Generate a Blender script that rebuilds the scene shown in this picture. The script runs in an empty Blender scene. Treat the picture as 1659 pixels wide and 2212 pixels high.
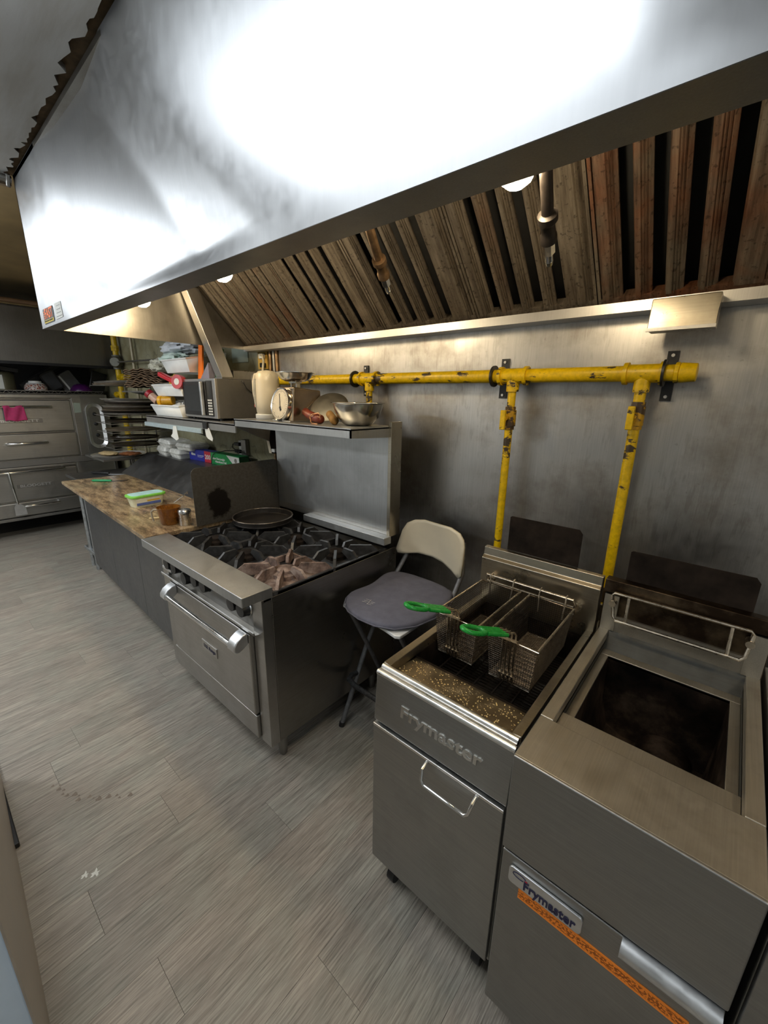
import bpy, bmesh, math, random
from mathutils import Vector, Matrix, noise
random.seed(7)
R = math.radians
sc = bpy.context.scene
COL = sc.collection

# ------------------------------------------------------------------ camera
cd = bpy.data.cameras.new('camera'); cam = bpy.data.objects.new('camera', cd); COL.objects.link(cam)
cd.sensor_fit = 'HORIZONTAL'; cd.sensor_width = 36.0; cd.lens = 882.68*36/1659
cd.clip_start = 0.02; cd.clip_end = 60
yaw, pitch, roll = R(130.483), R(15.792), R(-0.9365)
fw = Vector((math.cos(yaw)*math.cos(pitch), math.sin(yaw)*math.cos(pitch), -math.sin(pitch)))
rt = Vector((math.sin(yaw), -math.cos(yaw), 0)); dn = fw.cross(rt)
rt2 = math.cos(roll)*rt + math.sin(roll)*dn; dn2 = -math.sin(roll)*rt + math.cos(roll)*dn
m3 = Matrix((rt2, -dn2, -fw)).transposed()
cam.matrix_world = Matrix.Translation((0, 0, 1.69)) @ m3.to_4x4()
sc.camera = cam

# ------------------------------------------------------------------ world, exposure, large lights
w = bpy.data.worlds.new('world'); sc.world = w; w.use_nodes = True
w.node_tree.nodes['Background'].inputs[0].default_value = (0.75, 0.8, 0.9, 1)
w.node_tree.nodes['Background'].inputs[1].default_value = 0.25
sc.view_settings.view_transform = 'Standard'; sc.view_settings.look = 'None'
sc.view_settings.gamma = 1.0; sc.view_settings.use_curve_mapping = False
sc.view_settings.exposure = -0.12
sc.cycles.max_bounces = 8; sc.cycles.diffuse_bounces = 4; sc.cycles.glossy_bounces = 4; sc.cycles.transmission_bounces = 5
sc.cycles.caustics_reflective = False; sc.cycles.caustics_refractive = False; sc.cycles.adaptive_threshold = 0.06
LAMPS = [(-0.93, 0.00, 5), (-3.45, 0.00, 5), (-5.60, -0.20, 3), (1.60, -0.60, 4), (-3.90, -1.40, 42)]     # ceiling fixtures over the aisle: x, y, watts
CEIL = 2.70
for lx, ly, wt in LAMPS:
    ld = bpy.data.lights.new('fixture_light', 'AREA'); ld.shape = 'RECTANGLE'; ld.size = 1.16; ld.size_y = 0.56
    ld.energy = wt; ld.color = (0.93, 0.975, 1.0)
    lo = bpy.data.objects.new('fixture_light', ld); COL.objects.link(lo); lo.location = (lx, ly, CEIL-0.155)

# ------------------------------------------------------------------ mesh helpers
MW = {}
class MB:
    def __init__(s): s.v = []; s.f = []
    def add(s, vs, fs):
        n = len(s.v); s.v += [tuple(p) for p in vs]; s.f += [tuple(i+n for i in f) for f in fs]; return s
    def box(s, x0, x1, y0, y1, z0, z1):
        return s.add([(x0,y0,z0),(x1,y0,z0),(x1,y1,z0),(x0,y1,z0),(x0,y0,z1),(x1,y0,z1),(x1,y1,z1),(x0,y1,z1)],
                     [(0,3,2,1),(4,5,6,7),(0,1,5,4),(1,2,6,5),(2,3,7,6),(3,0,4,7)])
    def obox(s, c, size, rot=(0,0,0)):
        a, b, d = [q/2 for q in size]; m = Matrix.Rotation(rot[2],3,'Z') @ Matrix.Rotation(rot[1],3,'Y') @ Matrix.Rotation(rot[0],3,'X')
        n = len(s.v); s.box(-a,a,-b,b,-d,d)
        for i in range(n, len(s.v)): s.v[i] = tuple(m @ Vector(s.v[i]) + Vector(c))
        return s
    def bar(s, p0, p1, w, h, up=(0,0,1)):
        p0, p1 = Vector(p0), Vector(p1); d = (p1-p0).normalized(); u = Vector(up); a = d.cross(u).normalized(); b = a.cross(d)
        q = []
        for p in (p0, p1):
            for i, j in ((-1,-1),(1,-1),(1,1),(-1,1)): q.append(p + a*i*w/2 + b*j*h/2)
        return s.add(q, [(0,1,2,3),(7,6,5,4),(0,4,5,1),(1,5,6,2),(2,6,7,3),(3,7,4,0)])
    def cyl(s, p0, p1, r0, r1=None, n=20, cap=True):
        r1 = r0 if r1 is None else r1
        p0, p1 = Vector(p0), Vector(p1); d = (p1-p0).normalized(); u = Vector((0,0,1)) if abs(d.z) < .9 else Vector((1,0,0))
        a = d.cross(u).normalized(); b = d.cross(a); q = []
        for p, r in ((p0,r0),(p1,r1)):
            for i in range(n):
                t = 2*math.pi*i/n; q.append(p + a*r*math.cos(t) + b*r*math.sin(t))
        f = [(i,(i+1)%n,n+(i+1)%n,n+i) for i in range(n)]
        if cap: f += [tuple(range(n))[::-1], tuple(range(n,2*n))]
        return s.add(q, f)
    def tube(s, pts, r, n=10, closed=False):
        pts = [Vector(p) for p in pts]; m = len(pts); q = []; prev = None
        for k in range(m):
            if closed: t = (pts[(k+1)%m]-pts[k-1]).normalized()
            elif k == 0: t = (pts[1]-pts[0]).normalized()
            elif k == m-1: t = (pts[-1]-pts[-2]).normalized()
            else: t = ((pts[k+1]-pts[k]).normalized()+(pts[k]-pts[k-1]).normalized()).normalized()
            if prev is None:
                u = Vector((0,0,1)) if abs(t.z) < .9 else Vector((1,0,0)); a = t.cross(u).normalized()
            else:
                a = prev - t*prev.dot(t); a = a.normalized() if a.length > 1e-6 else t.orthogonal().normalized()
            prev = a; b = t.cross(a)
            rr = r[k] if isinstance(r, (list, tuple)) else r
            for i in range(n):
                g = 2*math.pi*i/n; q.append(pts[k] + a*rr*math.cos(g) + b*rr*math.sin(g))
        f = []
        for k in range(m if closed else m-1):
            k2 = (k+1) % m
            for i in range(n): f.append((k*n+i, k*n+(i+1)%n, k2*n+(i+1)%n, k2*n+i))
        if not closed: f += [tuple(range(n))[::-1], tuple(range((m-1)*n, m*n))]
        return s.add(q, f)
    def lathe(s, prof, c=(0,0,0), n=32, axis=None, sx=1, sy=1, wob=None):
        q = []; f = []; c = Vector(c); m = len(prof)
        mt = Matrix.Identity(3) if axis is None else Vector((0,0,1)).rotation_difference(Vector(axis)).to_matrix()
        for k, (r, z) in enumerate(prof):
            for i in range(n):
                t = 2*math.pi*i/n; rr = r*(wob(t, k) if wob else 1)
                q.append(c + mt @ Vector((rr*sx*math.cos(t), rr*sy*math.sin(t), z)))
        for k in range(m-1):
            for i in range(n): f.append((k*n+i, k*n+(i+1)%n, (k+1)*n+(i+1)%n, (k+1)*n+i))
        if prof[0][0] > 1e-4: f.append(tuple(range(n))[::-1])
        if prof[-1][0] > 1e-4: f.append(tuple(range((m-1)*n, m*n)))
        return s.add(q, f)
    def prism(s, poly, ax, a0, a1):
        # poly: 2D points in the two other axes (cyclic order x,y,z)
        def P(u, v, a): return {'x': (a,u,v), 'y': (u,a,v), 'z': (u,v,a)}[ax]
        n = len(poly); q = [P(u,v,a0) for u, v in poly] + [P(u,v,a1) for u, v in poly]
        return s.add(q, [(i,(i+1)%n,n+(i+1)%n,n+i) for i in range(n)] + [tuple(range(n))[::-1], tuple(range(n,2*n))])
    def plate(s, poly, origin, ux, uy, th):
        o, ux, uy = Vector(origin), Vector(ux), Vector(uy); nn = ux.cross(uy).normalized()*th; n = len(poly)
        q = [o+ux*u+uy*v for u, v in poly]; q += [p+nn for p in q]
        return s.add(q, [(i,(i+1)%n,n+(i+1)%n,n+i) for i in range(n)] + [tuple(range(n))[::-1], tuple(range(n,2*n))])
    def grid(s, fn, nu, nv, cu=False):
        q = [fn(i/nu, j/nv) for j in range(nv+1) for i in range(nu+1)]; k = nu+1
        return s.add(q, [(j*k+i, j*k+i+1, (j+1)*k+i+1, (j+1)*k+i) for j in range(nv) for i in range(nu)])
    def xf(s, m):
        s.v = [tuple(m @ Vector(p)) for p in s.v]; return s
    def build(s, name, mat, parent=None, bevel=0, seg=2, solid=0, sub=0, sharp=35, local=False, label=None):
        me = bpy.data.meshes.new(name); vs = s.v
        if parent is not None and not local:
            inv = MW[parent].inverted(); vs = [tuple(inv @ Vector(p)) for p in vs]
        me.from_pydata(vs, [], s.f)
        b = bmesh.new(); b.from_mesh(me); bmesh.ops.recalc_face_normals(b, faces=b.faces); b.to_mesh(me); b.free()
        me.shade_smooth(); me.set_sharp_from_angle(angle=R(sharp))
        me.materials.append(mat)
        o = bpy.data.objects.new(name, me); COL.objects.link(o)
        if parent is not None: o.parent = parent; MW[o] = MW[parent]
        else: MW[o] = Matrix.Identity(4)
        if solid: q = o.modifiers.new('solid','SOLIDIFY'); q.thickness = solid; q.offset = 0
        if bevel: q = o.modifiers.new('bevel','BEVEL'); q.width = bevel; q.segments = seg; q.limit_method = 'ANGLE'; q.angle_limit = R(40); q.harden_normals = True
        if sub: q = o.modifiers.new('sub','SUBSURF'); q.levels = sub; q.render_levels = sub
        if label: o['label'] = label
        return o
def rrect(w, h, r, n=5, cx=0, cy=0):
    p = []
    for sx, sy, a in ((1,1,0),(-1,1,90),(-1,-1,180),(1,-1,270)):
        for k in range(n+1):
            t = R(a+90*k/n); p.append((cx+sx*(w/2-r)+r*math.cos(t), cy+sy*(h/2-r)+r*math.sin(t)))
    return p
def tag(o, label, cat, group=None):
    o['label'] = label; o['category'] = cat
    if group: o['group'] = group
    return o
def thing(name, label, cat, loc=(0,0,0), rotz=0, group=None):
    o = bpy.data.objects.new(name, None); COL.objects.link(o); o.location = loc; o.rotation_euler = (0,0,rotz)
    o.empty_display_size = 0.05
    MW[o] = Matrix.Translation(loc) @ Matrix.Rotation(rotz, 4, 'Z')
    return tag(o, label, cat, group)
def solo(name, mb, mat, label, cat, group=None, **kw):
    xs = [p[0] for p in mb.v]; ys = [p[1] for p in mb.v]; zs = [p[2] for p in mb.v]
    c = Vector(((min(xs)+max(xs))/2, (min(ys)+max(ys))/2, min(zs)))
    mb.v = [tuple(Vector(p)-c) for p in mb.v]
    o = mb.build(name, mat, **kw); o.location = c; MW[o] = Matrix.Translation(c)
    return tag(o, label, cat, group)
def struct(o): o['kind'] = 'structure'; return o
def dup(root, loc, rotz=None, label=None):
    r = root.copy(); COL.objects.link(r); r.location = loc
    if rotz is not None: r.rotation_euler = (0,0,rotz)
    if label: r['label'] = label
    for ch in list(root.children):
        c = ch.copy(); COL.objects.link(c); c.parent = r
        for g in ch.children:
            d = g.copy(); COL.objects.link(d); d.parent = c
    return r
def text(s, size, origin, ux, uy, mat, parent, name='lettering', depth=0.001, width=None, bold=0.0):
    cu = bpy.data.curves.new('t', 'FONT'); cu.body = s; cu.size = size; cu.extrude = depth/2; cu.align_x = 'CENTER'; cu.align_y = 'CENTER'
    cu.offset = bold; cu.resolution_u = 3
    o = bpy.data.objects.new('t', cu); COL.objects.link(o)
    me = o.to_mesh(); ux, uy = Vector(ux).normalized(), Vector(uy).normalized(); n = ux.cross(uy); og = Vector(origin)
    xs = [v.co.x for v in me.vertices]; k = width/(max(xs)-min(xs)) if width else 1; cx = (max(xs)+min(xs))/2
    vs = [tuple(og + ux*(v.co.x-cx)*k + uy*v.co.y + n*v.co.z) for v in me.vertices]; fs = [tuple(p.vertices) for p in me.polygons]
    o.to_mesh_clear(); bpy.data.objects.remove(o); bpy.data.curves.remove(cu)
    b = MB(); b.add(vs, fs)
    return b.build(name, mat, parent)

# ------------------------------------------------------------------ materials
def srgb(r, g, b):
    f = lambda c: (c/255/12.92) if c/255 <= .04045 else ((c/255+.055)/1.055)**2.4
    return (f(r), f(g), f(b), 1)
def newmat(name):
    m = bpy.data.materials.new(name); m.use_nodes = True; nt = m.node_tree
    return m, nt, nt.nodes['Principled BSDF']
def N(nt, t, **kw):
    n = nt.nodes.new(t)
    for k, v in kw.items(): setattr(n, k, v)
    return n
def coords(nt, scale=(1,1,1), src='Object', rnd=False, rot=(0,0,0)):
    tc = N(nt,'ShaderNodeTexCoord'); mp = N(nt,'ShaderNodeMapping'); mp.inputs['Scale'].default_value = scale; mp.inputs['Rotation'].default_value = rot
    nt.links.new(tc.outputs[src], mp.inputs['Vector'])
    if rnd:
        oi = N(nt,'ShaderNodeObjectInfo'); mu = N(nt,'ShaderNodeMath', operation='MULTIPLY'); mu.inputs[1].default_value = 37
        nt.links.new(oi.outputs['Random'], mu.inputs[0]); nt.links.new(mu.outputs[0], mp.inputs['Location'])
    return mp.outputs[0]
def nz(nt, vec, scale, detail=4, rough=.6):
    n = N(nt,'ShaderNodeTexNoise'); n.inputs['Scale'].default_value = scale; n.inputs['Detail'].default_value = detail; n.inputs['Roughness'].default_value = rough
    nt.links.new(vec, n.inputs['Vector']); return n.outputs['Fac']
def ramp(nt, fac, stops, interp='LINEAR'):
    r = N(nt,'ShaderNodeValToRGB'); r.color_ramp.interpolation = interp; e = r.color_ramp.elements
    while len(e) < len(stops): e.new(.5)
    for k, (p, c) in enumerate(stops): e[k].position = p; e[k].color = c if isinstance(c, tuple) else (c,c,c,1)
    nt.links.new(fac, r.inputs[0]); return r.outputs[0]
def mix(nt, fac, a, b, mode='MIX'):
    n = N(nt,'ShaderNodeMix', data_type='RGBA', blend_type=mode)
    for inp, v in ((n.inputs[0],fac),(n.inputs[6],a),(n.inputs[7],b)):
        if isinstance(v, (int,float)): inp.default_value = v
        elif isinstance(v, tuple): inp.default_value = v
        else: nt.links.new(v, inp)
    return n.outputs[2]
def bump(nt, bs, h, strength=.2, dist=.002):
    b = N(nt,'ShaderNodeBump'); b.inputs['Strength'].default_value = strength; b.inputs['Distance'].default_value = dist
    nt.links.new(h, b.inputs['Height']); nt.links.new(b.outputs[0], bs.inputs['Normal'])
def scal(c, k): return (min(1,c[0]*k), min(1,c[1]*k), min(1,c[2]*k), 1)
def plain(name, col, rough=.5, metal=0, var=.12, scale=30, bmp=0, stretch=(1,1,1), spec=None):
    m, nt, bs = newmat(name); v = coords(nt, stretch); f = nz(nt, v, scale)
    nt.links.new(ramp(nt, f, [(.3,scal(col,1-var)),(.7,scal(col,1+var))]), bs.inputs['Base Color'])
    nt.links.new(ramp(nt, f, [(.3,max(0,rough-.06)),(.7,min(1,rough+.06))]), bs.inputs['Roughness'])
    bs.inputs['Metallic'].default_value = metal
    if spec is not None: bs.inputs['Specular IOR Level'].default_value = spec
    if bmp: bump(nt, bs, f, bmp)
    return m
def steel(name, col=(.52,.51,.49,1), rough=.34, grain='z', stain=.25, stcol=(.16,.13,.09,1), stscale=3.0, aniso=0, streak=90, gbump=.012, lo=.50, hi=.78, metal=1.0, gcon=.09, drips=0):
    # brushed sheet steel: fine grain along one axis, broad handling smudges and grease
    m, nt, bs = newmat(name); st = {'x':(2,streak,streak),'y':(streak,2,streak),'z':(streak,streak,2)}[grain]
    g = nz(nt, coords(nt, st), 3.0, 3, .6); big = nz(nt, coords(nt), stscale, 5, .62); fine = nz(nt, coords(nt), 26, 4, .6)
    base = ramp(nt, g, [(.25,scal(col,1-gcon)),(.75,scal(col,1+gcon))])
    msk = ramp(nt, big, [(lo,0.0),(hi,stain)])
    c = mix(nt, msk, base, stcol)
    if drips:
        dv = nz(nt, coords(nt, (30,30,5)), 1.6, 4, .6); sp_ = nz(nt, coords(nt), 55, 3, .6); ar = nz(nt, coords(nt), 1.3, 2)
        k1 = mix(nt, 1.0, ramp(nt, dv, [(.56,0.0),(.64,drips)]), ramp(nt, ar, [(.45,0.0),(.6,1.0)]), 'MULTIPLY')
        c = mix(nt, k1, c, stcol); c = mix(nt, ramp(nt, sp_, [(.66,0.0),(.70,drips)]), c, stcol)
    nt.links.new(c, bs.inputs['Base Color'])
    rb = ramp(nt, big, [(.3,rough-.05),(.7,min(1,rough+.14))]); rr = mix(nt, .35, rb, ramp(nt, fine, [(.3,rough-.08),(.7,rough+.12)]))
    nt.links.new(rr, bs.inputs['Roughness']); bs.inputs['Metallic'].default_value = metal
    if aniso: bs.inputs['Anisotropic'].default_value = aniso
    if gbump: bump(nt, bs, g, gbump, .001)
    return m
M = {}
M['steel'] = steel('brushed_steel')
M['steel_x'] = steel('brushed_steel_horizontal', grain='x')
M['steel_dark'] = steel('dull_dark_steel', (.30,.295,.28,1), .40, 'z', .3)
M['range_front'] = steel('range_front_steel', (.43,.42,.40,1), .33, 'x', .35, (.20,.16,.11,1))
M['range_side'] = steel('range_side_steel', (.30,.285,.26,1), .30, 'y', .25, (.10,.08,.06,1))
M['wall_sheet'] = steel('wall_sheet_steel', (.47,.46,.44,1), .37, 'z', .60, (.15,.12,.09,1), 4.5, lo=.46, hi=.72, drips=.25)
M['hood'] = steel('hood_steel', (.49,.50,.515,1), .34, 'z', .06, (.40,.41,.43,1), 1.6, gbump=0, streak=30, gcon=.03)
M['hood_in'] = steel('hood_inner_steel', (.36,.34,.30,1), .33, 'z', .5, (.12,.08,.05,1), 3)
M['oven_steel'] = steel('oven_steel', (.42,.41,.385,1), .36, 'y', .45, (.12,.09,.06,1), 3)
M['counter_steel'] = steel('counter_panel_steel', (.20,.205,.215,1), .42, 'z', .2, (.08,.08,.08,1))
M['slope_steel'] = steel('scratched_dark_steel', (.17,.17,.17,1), .36, 'y', .3, (.30,.30,.29,1), 6)
M['fryer'] = steel('fryer_steel', (.38,.378,.36,1), .40, 'x', .30, (.17,.15,.12,1), 4)
M['fryer_top'] = steel('oily_fryer_top_steel', (.44,.40,.32,1), .28, 'x', .5, (.18,.13,.07,1), 6)
M['fryer2'] = steel('fryer_door_steel', (.33,.325,.31,1), .42, 'x', .30, (.15,.13,.11,1), 4)
M['fryer2_rim'] = steel('fryer_rim_steel', (.45,.42,.36,1), .42, 'y', .4, (.20,.16,.11,1), 7)
M['chrome'] = plain('chrome', (.75,.75,.74,1), .12, 1, .05, 12)
M['satin'] = plain('satin_cast_metal', (.70,.71,.72,1), .38, 1, .08, 25)
M['wire'] = plain('fryer_wire', (.17,.14,.11,1), .35, 1, .25, 60)
M['wire_rim'] = plain('basket_rim_wire', (.55,.48,.38,1), .3, 1, .2, 50)
M['black_iron'] = plain('cast_iron', (.036,.035,.034,1), .34, 0, .5, 40, .25)
M['black'] = plain('black_plastic', (.012,.012,.013,1), .4, 0, .3, 30)
M['dark_hole'] = plain('recess_black', (.006,.006,.006,1), .85, 0, .3, 30)  # plain black standing in for shade in gaps and recesses
M['soot'] = plain('sooty_plate', (.018,.013,.010,1), .85, 0, .8, 9, spec=.12)
M['galv'] = plain('galvanised_tube', (.42,.44,.45,1), .45, .9, .25, 30)
M['cream_plastic'] = plain('cream_plastic', srgb(226,214,188), .35, 0, .04, 8)
M['white_plastic'] = plain('white_plastic', srgb(236,236,232), .4, 0, .04, 12)
M['green_dip'] = plain('green_vinyl_grip', srgb(30,140,52), .28, 0, .12, 30)
M['red'] = plain('red_plastic', srgb(196,26,40), .35, 0, .08, 20)
M['yellow_pl'] = plain('yellow_plastic', srgb(238,176,20), .35, 0, .08, 20)
M['purple'] = plain('purple_plastic', srgb(74,22,86), .3, 0, .1, 20)
M['pink'] = plain('pink_cloth', srgb(176,52,98), .9, 0, .15, 40, .3)
M['orange'] = plain('orange_card', srgb(250,122,8), .6, 0, .05, 14)
M['green_card'] = plain('green_card', srgb(38,92,40), .6, 0, .12, 14)
M['paper'] = plain('white_paper', srgb(226,226,220), .8, 0, .05, 14)
M['grey_paper'] = plain('grey_green_notice', srgb(150,160,146), .8, 0, .05, 9)
M['plug_black'] = M['black']
# ---- materials of the room
def mat_plank():
    m, nt, bs = newmat('grey_vinyl_plank')
    v = coords(nt, (120, 4.0, 1), rnd=True); g = nz(nt, v, 1.5, 6, .66)
    v2 = coords(nt, (9, 1.0, 1), rnd=True); b = nz(nt, v2, 1.3, 4, .6)
    oi = N(nt,'ShaderNodeObjectInfo')
    tint = ramp(nt, oi.outputs['Random'], [(0,srgb(150,141,130)),(.35,srgb(161,152,140)),(.7,srgb(157,146,134)),(1,srgb(166,158,146))])
    gr = ramp(nt, g, [(.30,.46),(.42,.78),(.52,1.0),(.66,1.26)])
    br = ramp(nt, b, [(.3,.84),(.7,1.12)])
    g2 = nz(nt, coords(nt, (260, 14, 1), rnd=True), 1.2, 4, .6); bl = nz(nt, coords(nt, src='Object', rnd=True), 4.5, 3)
    tint = mix(nt, ramp(nt, bl, [(.42,0.0),(.62,.5)]), tint, srgb(152,151,139))
    c = mix(nt, 1.0, mix(nt, 1.0, tint, gr, 'MULTIPLY'), br, 'MULTIPLY'); c = mix(nt, 1.0, c, ramp(nt, g2, [(.34,.74),(.5,1.0),(.68,1.10)]), 'MULTIPLY')
    nt.links.new(c, bs.inputs['Base Color'])
    nt.links.new(ramp(nt, g, [(.3,.42),(.7,.55)]), bs.inputs['Roughness'])
    bump(nt, bs, g, .10, .001)
    return m
def mat_wallpaint():
    m, nt, bs = newmat('cracked_olive_wall_paint'); v = coords(nt)
    n = nz(nt, v, 3.5, 6, .65); vo = N(nt,'ShaderNodeTexVoronoi', feature='DISTANCE_TO_EDGE'); vo.inputs['Scale'].default_value = 5
    d = N(nt,'ShaderNodeTexNoise'); d.inputs['Scale'].default_value = 4; nt.links.new(v, d.inputs['Vector'])
    wv = mix(nt, .25, v, d.outputs['Color']); nt.links.new(wv, vo.inputs['Vector'])
    crack = ramp(nt, vo.outputs['Distance'], [(.0,.45),(.018,1.0)])
    base = ramp(nt, n, [(.3,srgb(120,112,78)),(.55,srgb(150,146,118)),(.75,srgb(164,162,140))])
    nt.links.new(mix(nt, .8, base, crack, 'MULTIPLY'), bs.inputs['Base Color']); bs.inputs['Roughness'].default_value = .55
    bump(nt, bs, n, .2, .004); return m
def mat_ceiling():
    m, nt, bs = newmat('white_ceiling_board'); v = coords(nt); n = nz(nt, coords(nt, (1,6,1)), 2.0, 5, .6); s = nz(nt, v, 45, 3)
    c = ramp(nt, n, [(.35,srgb(196,194,188)),(.6,srgb(216,217,216))])
    spots = ramp(nt, s, [(.26,.55),(.30,1.0)])
    nt.links.new(mix(nt, .35, c, spots, 'MULTIPLY'), bs.inputs['Base Color']); bs.inputs['Roughness'].default_value = .5
    bump(nt, bs, n, .15, .01); return m
def mat_filter(name='greasy_baffle_steel', rl=[(.66,0.0),(.9,.6)]):
    m, nt, bs = newmat(name); v = coords(nt, (1,1,1), rnd=True)
    run = nz(nt, coords(nt, (26,2.2,2.2), rnd=True), 2.0, 6, .7); big = nz(nt, v, 3.5, 4); sp = nz(nt, v, 70, 3)
    oi = N(nt,'ShaderNodeObjectInfo')
    rust = ramp(nt, oi.outputs['Random'], rl)
    base = ramp(nt, run, [(.28,(.055,.042,.030,1)),(.5,(.17,.14,.105,1)),(.74,(.31,.265,.205,1))])
    red = ramp(nt, run, [(.28,(.05,.022,.012,1)),(.5,(.19,.072,.034,1)),(.74,(.30,.13,.06,1))])
    k = mix(nt, 1.0, rust, ramp(nt, big, [(.38,0.0),(.62,1.0)]), 'MULTIPLY')
    c = mix(nt, k, base, red)
    c = mix(nt, 1.0, c, ramp(nt, sp, [(.33,.45),(.42,1.0)]), 'MULTIPLY')
    nt.links.new(c, bs.inputs['Base Color']); bs.inputs['Metallic'].default_value = .55
    nt.links.new(ramp(nt, run, [(.3,.52),(.7,.34)]), bs.inputs['Roughness']); bump(nt, bs, run, .25, .002); return m
def mat_chipped(name, col, under, amt=.34, scale=24):
    m, nt, bs = newmat(name); v = coords(nt); n = nz(nt, v, scale, 6, .7); st = nz(nt, coords(nt,(.3,1,1)), scale*.7, 5, .7)
    big = nz(nt, v, 5, 3)
    b = mix(nt, ramp(nt, n, [(.35,0.0),(.6,1.0)]), scal(col,.72), col)
    ch = N(nt,'ShaderNodeMath', operation='MULTIPLY'); nt.links.new(st, ch.inputs[0]); nt.links.new(big, ch.inputs[1])
    f = ramp(nt, ch.outputs[0], [(amt-.012,0.0),(amt+.012,1.0)])
    nt.links.new(mix(nt, f, b, under), bs.inputs['Base Color']); bs.inputs['Roughness'].default_value = .38
    bump(nt, bs, n, .25, .002); return m
def mat_granite():
    m, nt, bs = newmat('brown_granite'); v = coords(nt, rot=(0,0,.6)); d = nz(nt, v, 2.2, 5, .6)
    vein = nz(nt, coords(nt, (3.2,12,6), rot=(0,0,.5)), 1.6, 8, .72); sp = nz(nt, v, 110, 3, .7)
    c = ramp(nt, vein, [(.30,srgb(74,60,46)),(.44,srgb(128,104,78)),(.56,srgb(176,148,112)),(.74,srgb(202,182,144))])
    c = mix(nt, ramp(nt, d, [(.45,0.0),(.7,.55)]), c, srgb(140,128,98))
    c = mix(nt, 1.0, c, ramp(nt, sp, [(.34,.55),(.5,1.0),(.7,1.15)]), 'MULTIPLY')
    nt.links.new(c, bs.inputs['Base Color']); bs.inputs['Roughness'].default_value = .25; return m
M['plank'] = mat_plank(); M['wallpaint'] = mat_wallpaint(); M['ceiling'] = mat_ceiling(); M['filter'] = mat_filter(); M['filter_rust'] = mat_filter('rusty_baffle_steel', [(0,.35),(.4,.95)]); M['granite'] = mat_granite()
M['yellow'] = mat_chipped('chipped_yellow_paint', srgb(240,200,6), (.05,.035,.02,1), .315, 42); M['rust_valve'] = mat_chipped('rusty_yellow_valve', srgb(206,160,20), (.06,.035,.015,1), .25, 60)
M['yellow_far'] = mat_chipped('dull_yellow_paint', srgb(214,178,18), (.12,.09,.04,1), .42)
M['subfloor'] = plain('dark_subfloor', (.05,.045,.04,1), .9)
M['old_ceiling'] = plain('yellowed_ceiling_tile', srgb(150,128,88), .7, 0, .3, 2.2, .2)
M['bare_board'] = plain('bare_brown_board', srgb(128,110,88), .9, 0, .35, 20, .3)
M['side_wall'] = plain('painted_side_wall', srgb(214,213,208), .7, 0, .06, 3)
M['blue_white'] = plain('pale_blue_laminate', srgb(196,214,232), .3, 0, .05, 7)

# ------------------------------------------------------------------ room shell
X0, X1, Y0, Y1 = -7.2, 2.2, -2.2, 1.90
floor = struct(MB().box(X0-.1, X1+.1, Y0-.1, Y1+.1, -.12, -.008).build('floor', M['subfloor']))
PW, PL = .1855, 1.22
pm = MB().box(0, PW-.0005, 0, PL-.0005, -.008, 0).build('plank', M['plank'], floor, bevel=.0005, seg=1)
first = True
joint = {-.694-PW*5: .426, -.694-PW*3: .71, -.694-PW*2: .199}
for i in range(-9, 33):
    x = -.694-PW*i
    jy = None
    for k, q in joint.items():
        if abs(x-k) < .01: jy = q
    if jy is None: jy = random.uniform(0, PL)
    y = jy-PL*2
    while y < Y1:
        if y+PL > -.75 and y < Y1-.05 and x > X0+.2:
            if first: o = pm; first = False
            else: o = pm.copy(); COL.objects.link(o); o.parent = floor
            o.location = (x, y, 0)
        y += PL
wb = struct(MB().box(X0-.1, X1+.1, Y1, Y1+.1, -.12, 2.9).build('wall_back', M['wallpaint']))
MB().box(-2.64, X1, Y1-.010, Y1, .0, 2.30).build('steel_sheet', M['wall_sheet'], wb, label='stainless steel sheet behind the range and fryers')
struct(MB().box(X0-.1, X0, Y0, Y1, -.12, 2.9).build('wall_left', M['side_wall']))
struct(MB().box(X1, X1+.1, Y0, Y1, -.12, 2.9).build('wall_right', M['side_wall']))
struct(MB().box(X0-.1, X1+.1, Y0-.1, Y0, -.12, 2.9).build('wall_front', M['side_wall']))
# ceiling board with a torn edge along the hood; older yellowed ceiling past the hood
edge = []; x = X1+.1
while x > -2.99:
    edge.append((x, .580+random.uniform(-.008,.010) if random.random() < .8 else .555+random.uniform(0,.014))); x -= random.uniform(.012,.05)
poly = [(X1+.1, Y0-.1)] + edge + [(-3.0, .53), (-3.0, Y0-.1)]
ceil = struct(MB().prism(poly, 'z', CEIL, CEIL+.02).build('ceiling', M['ceiling']))
struct(MB().box(-3.0, X1+.1, .3, Y1+.1, CEIL+.021, CEIL+.06).build('ceiling', M['bare_board']))
struct(MB().box(X0-.1, -2.99, Y0-.1, Y1+.1, CEIL+.09, CEIL+.12).build('ceiling', M['old_ceiling']))
struct(MB().box(-3.02, -2.99, Y0-.1, .60, CEIL-.03, CEIL+.09).build('trim_1', M['bare_board']))

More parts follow.
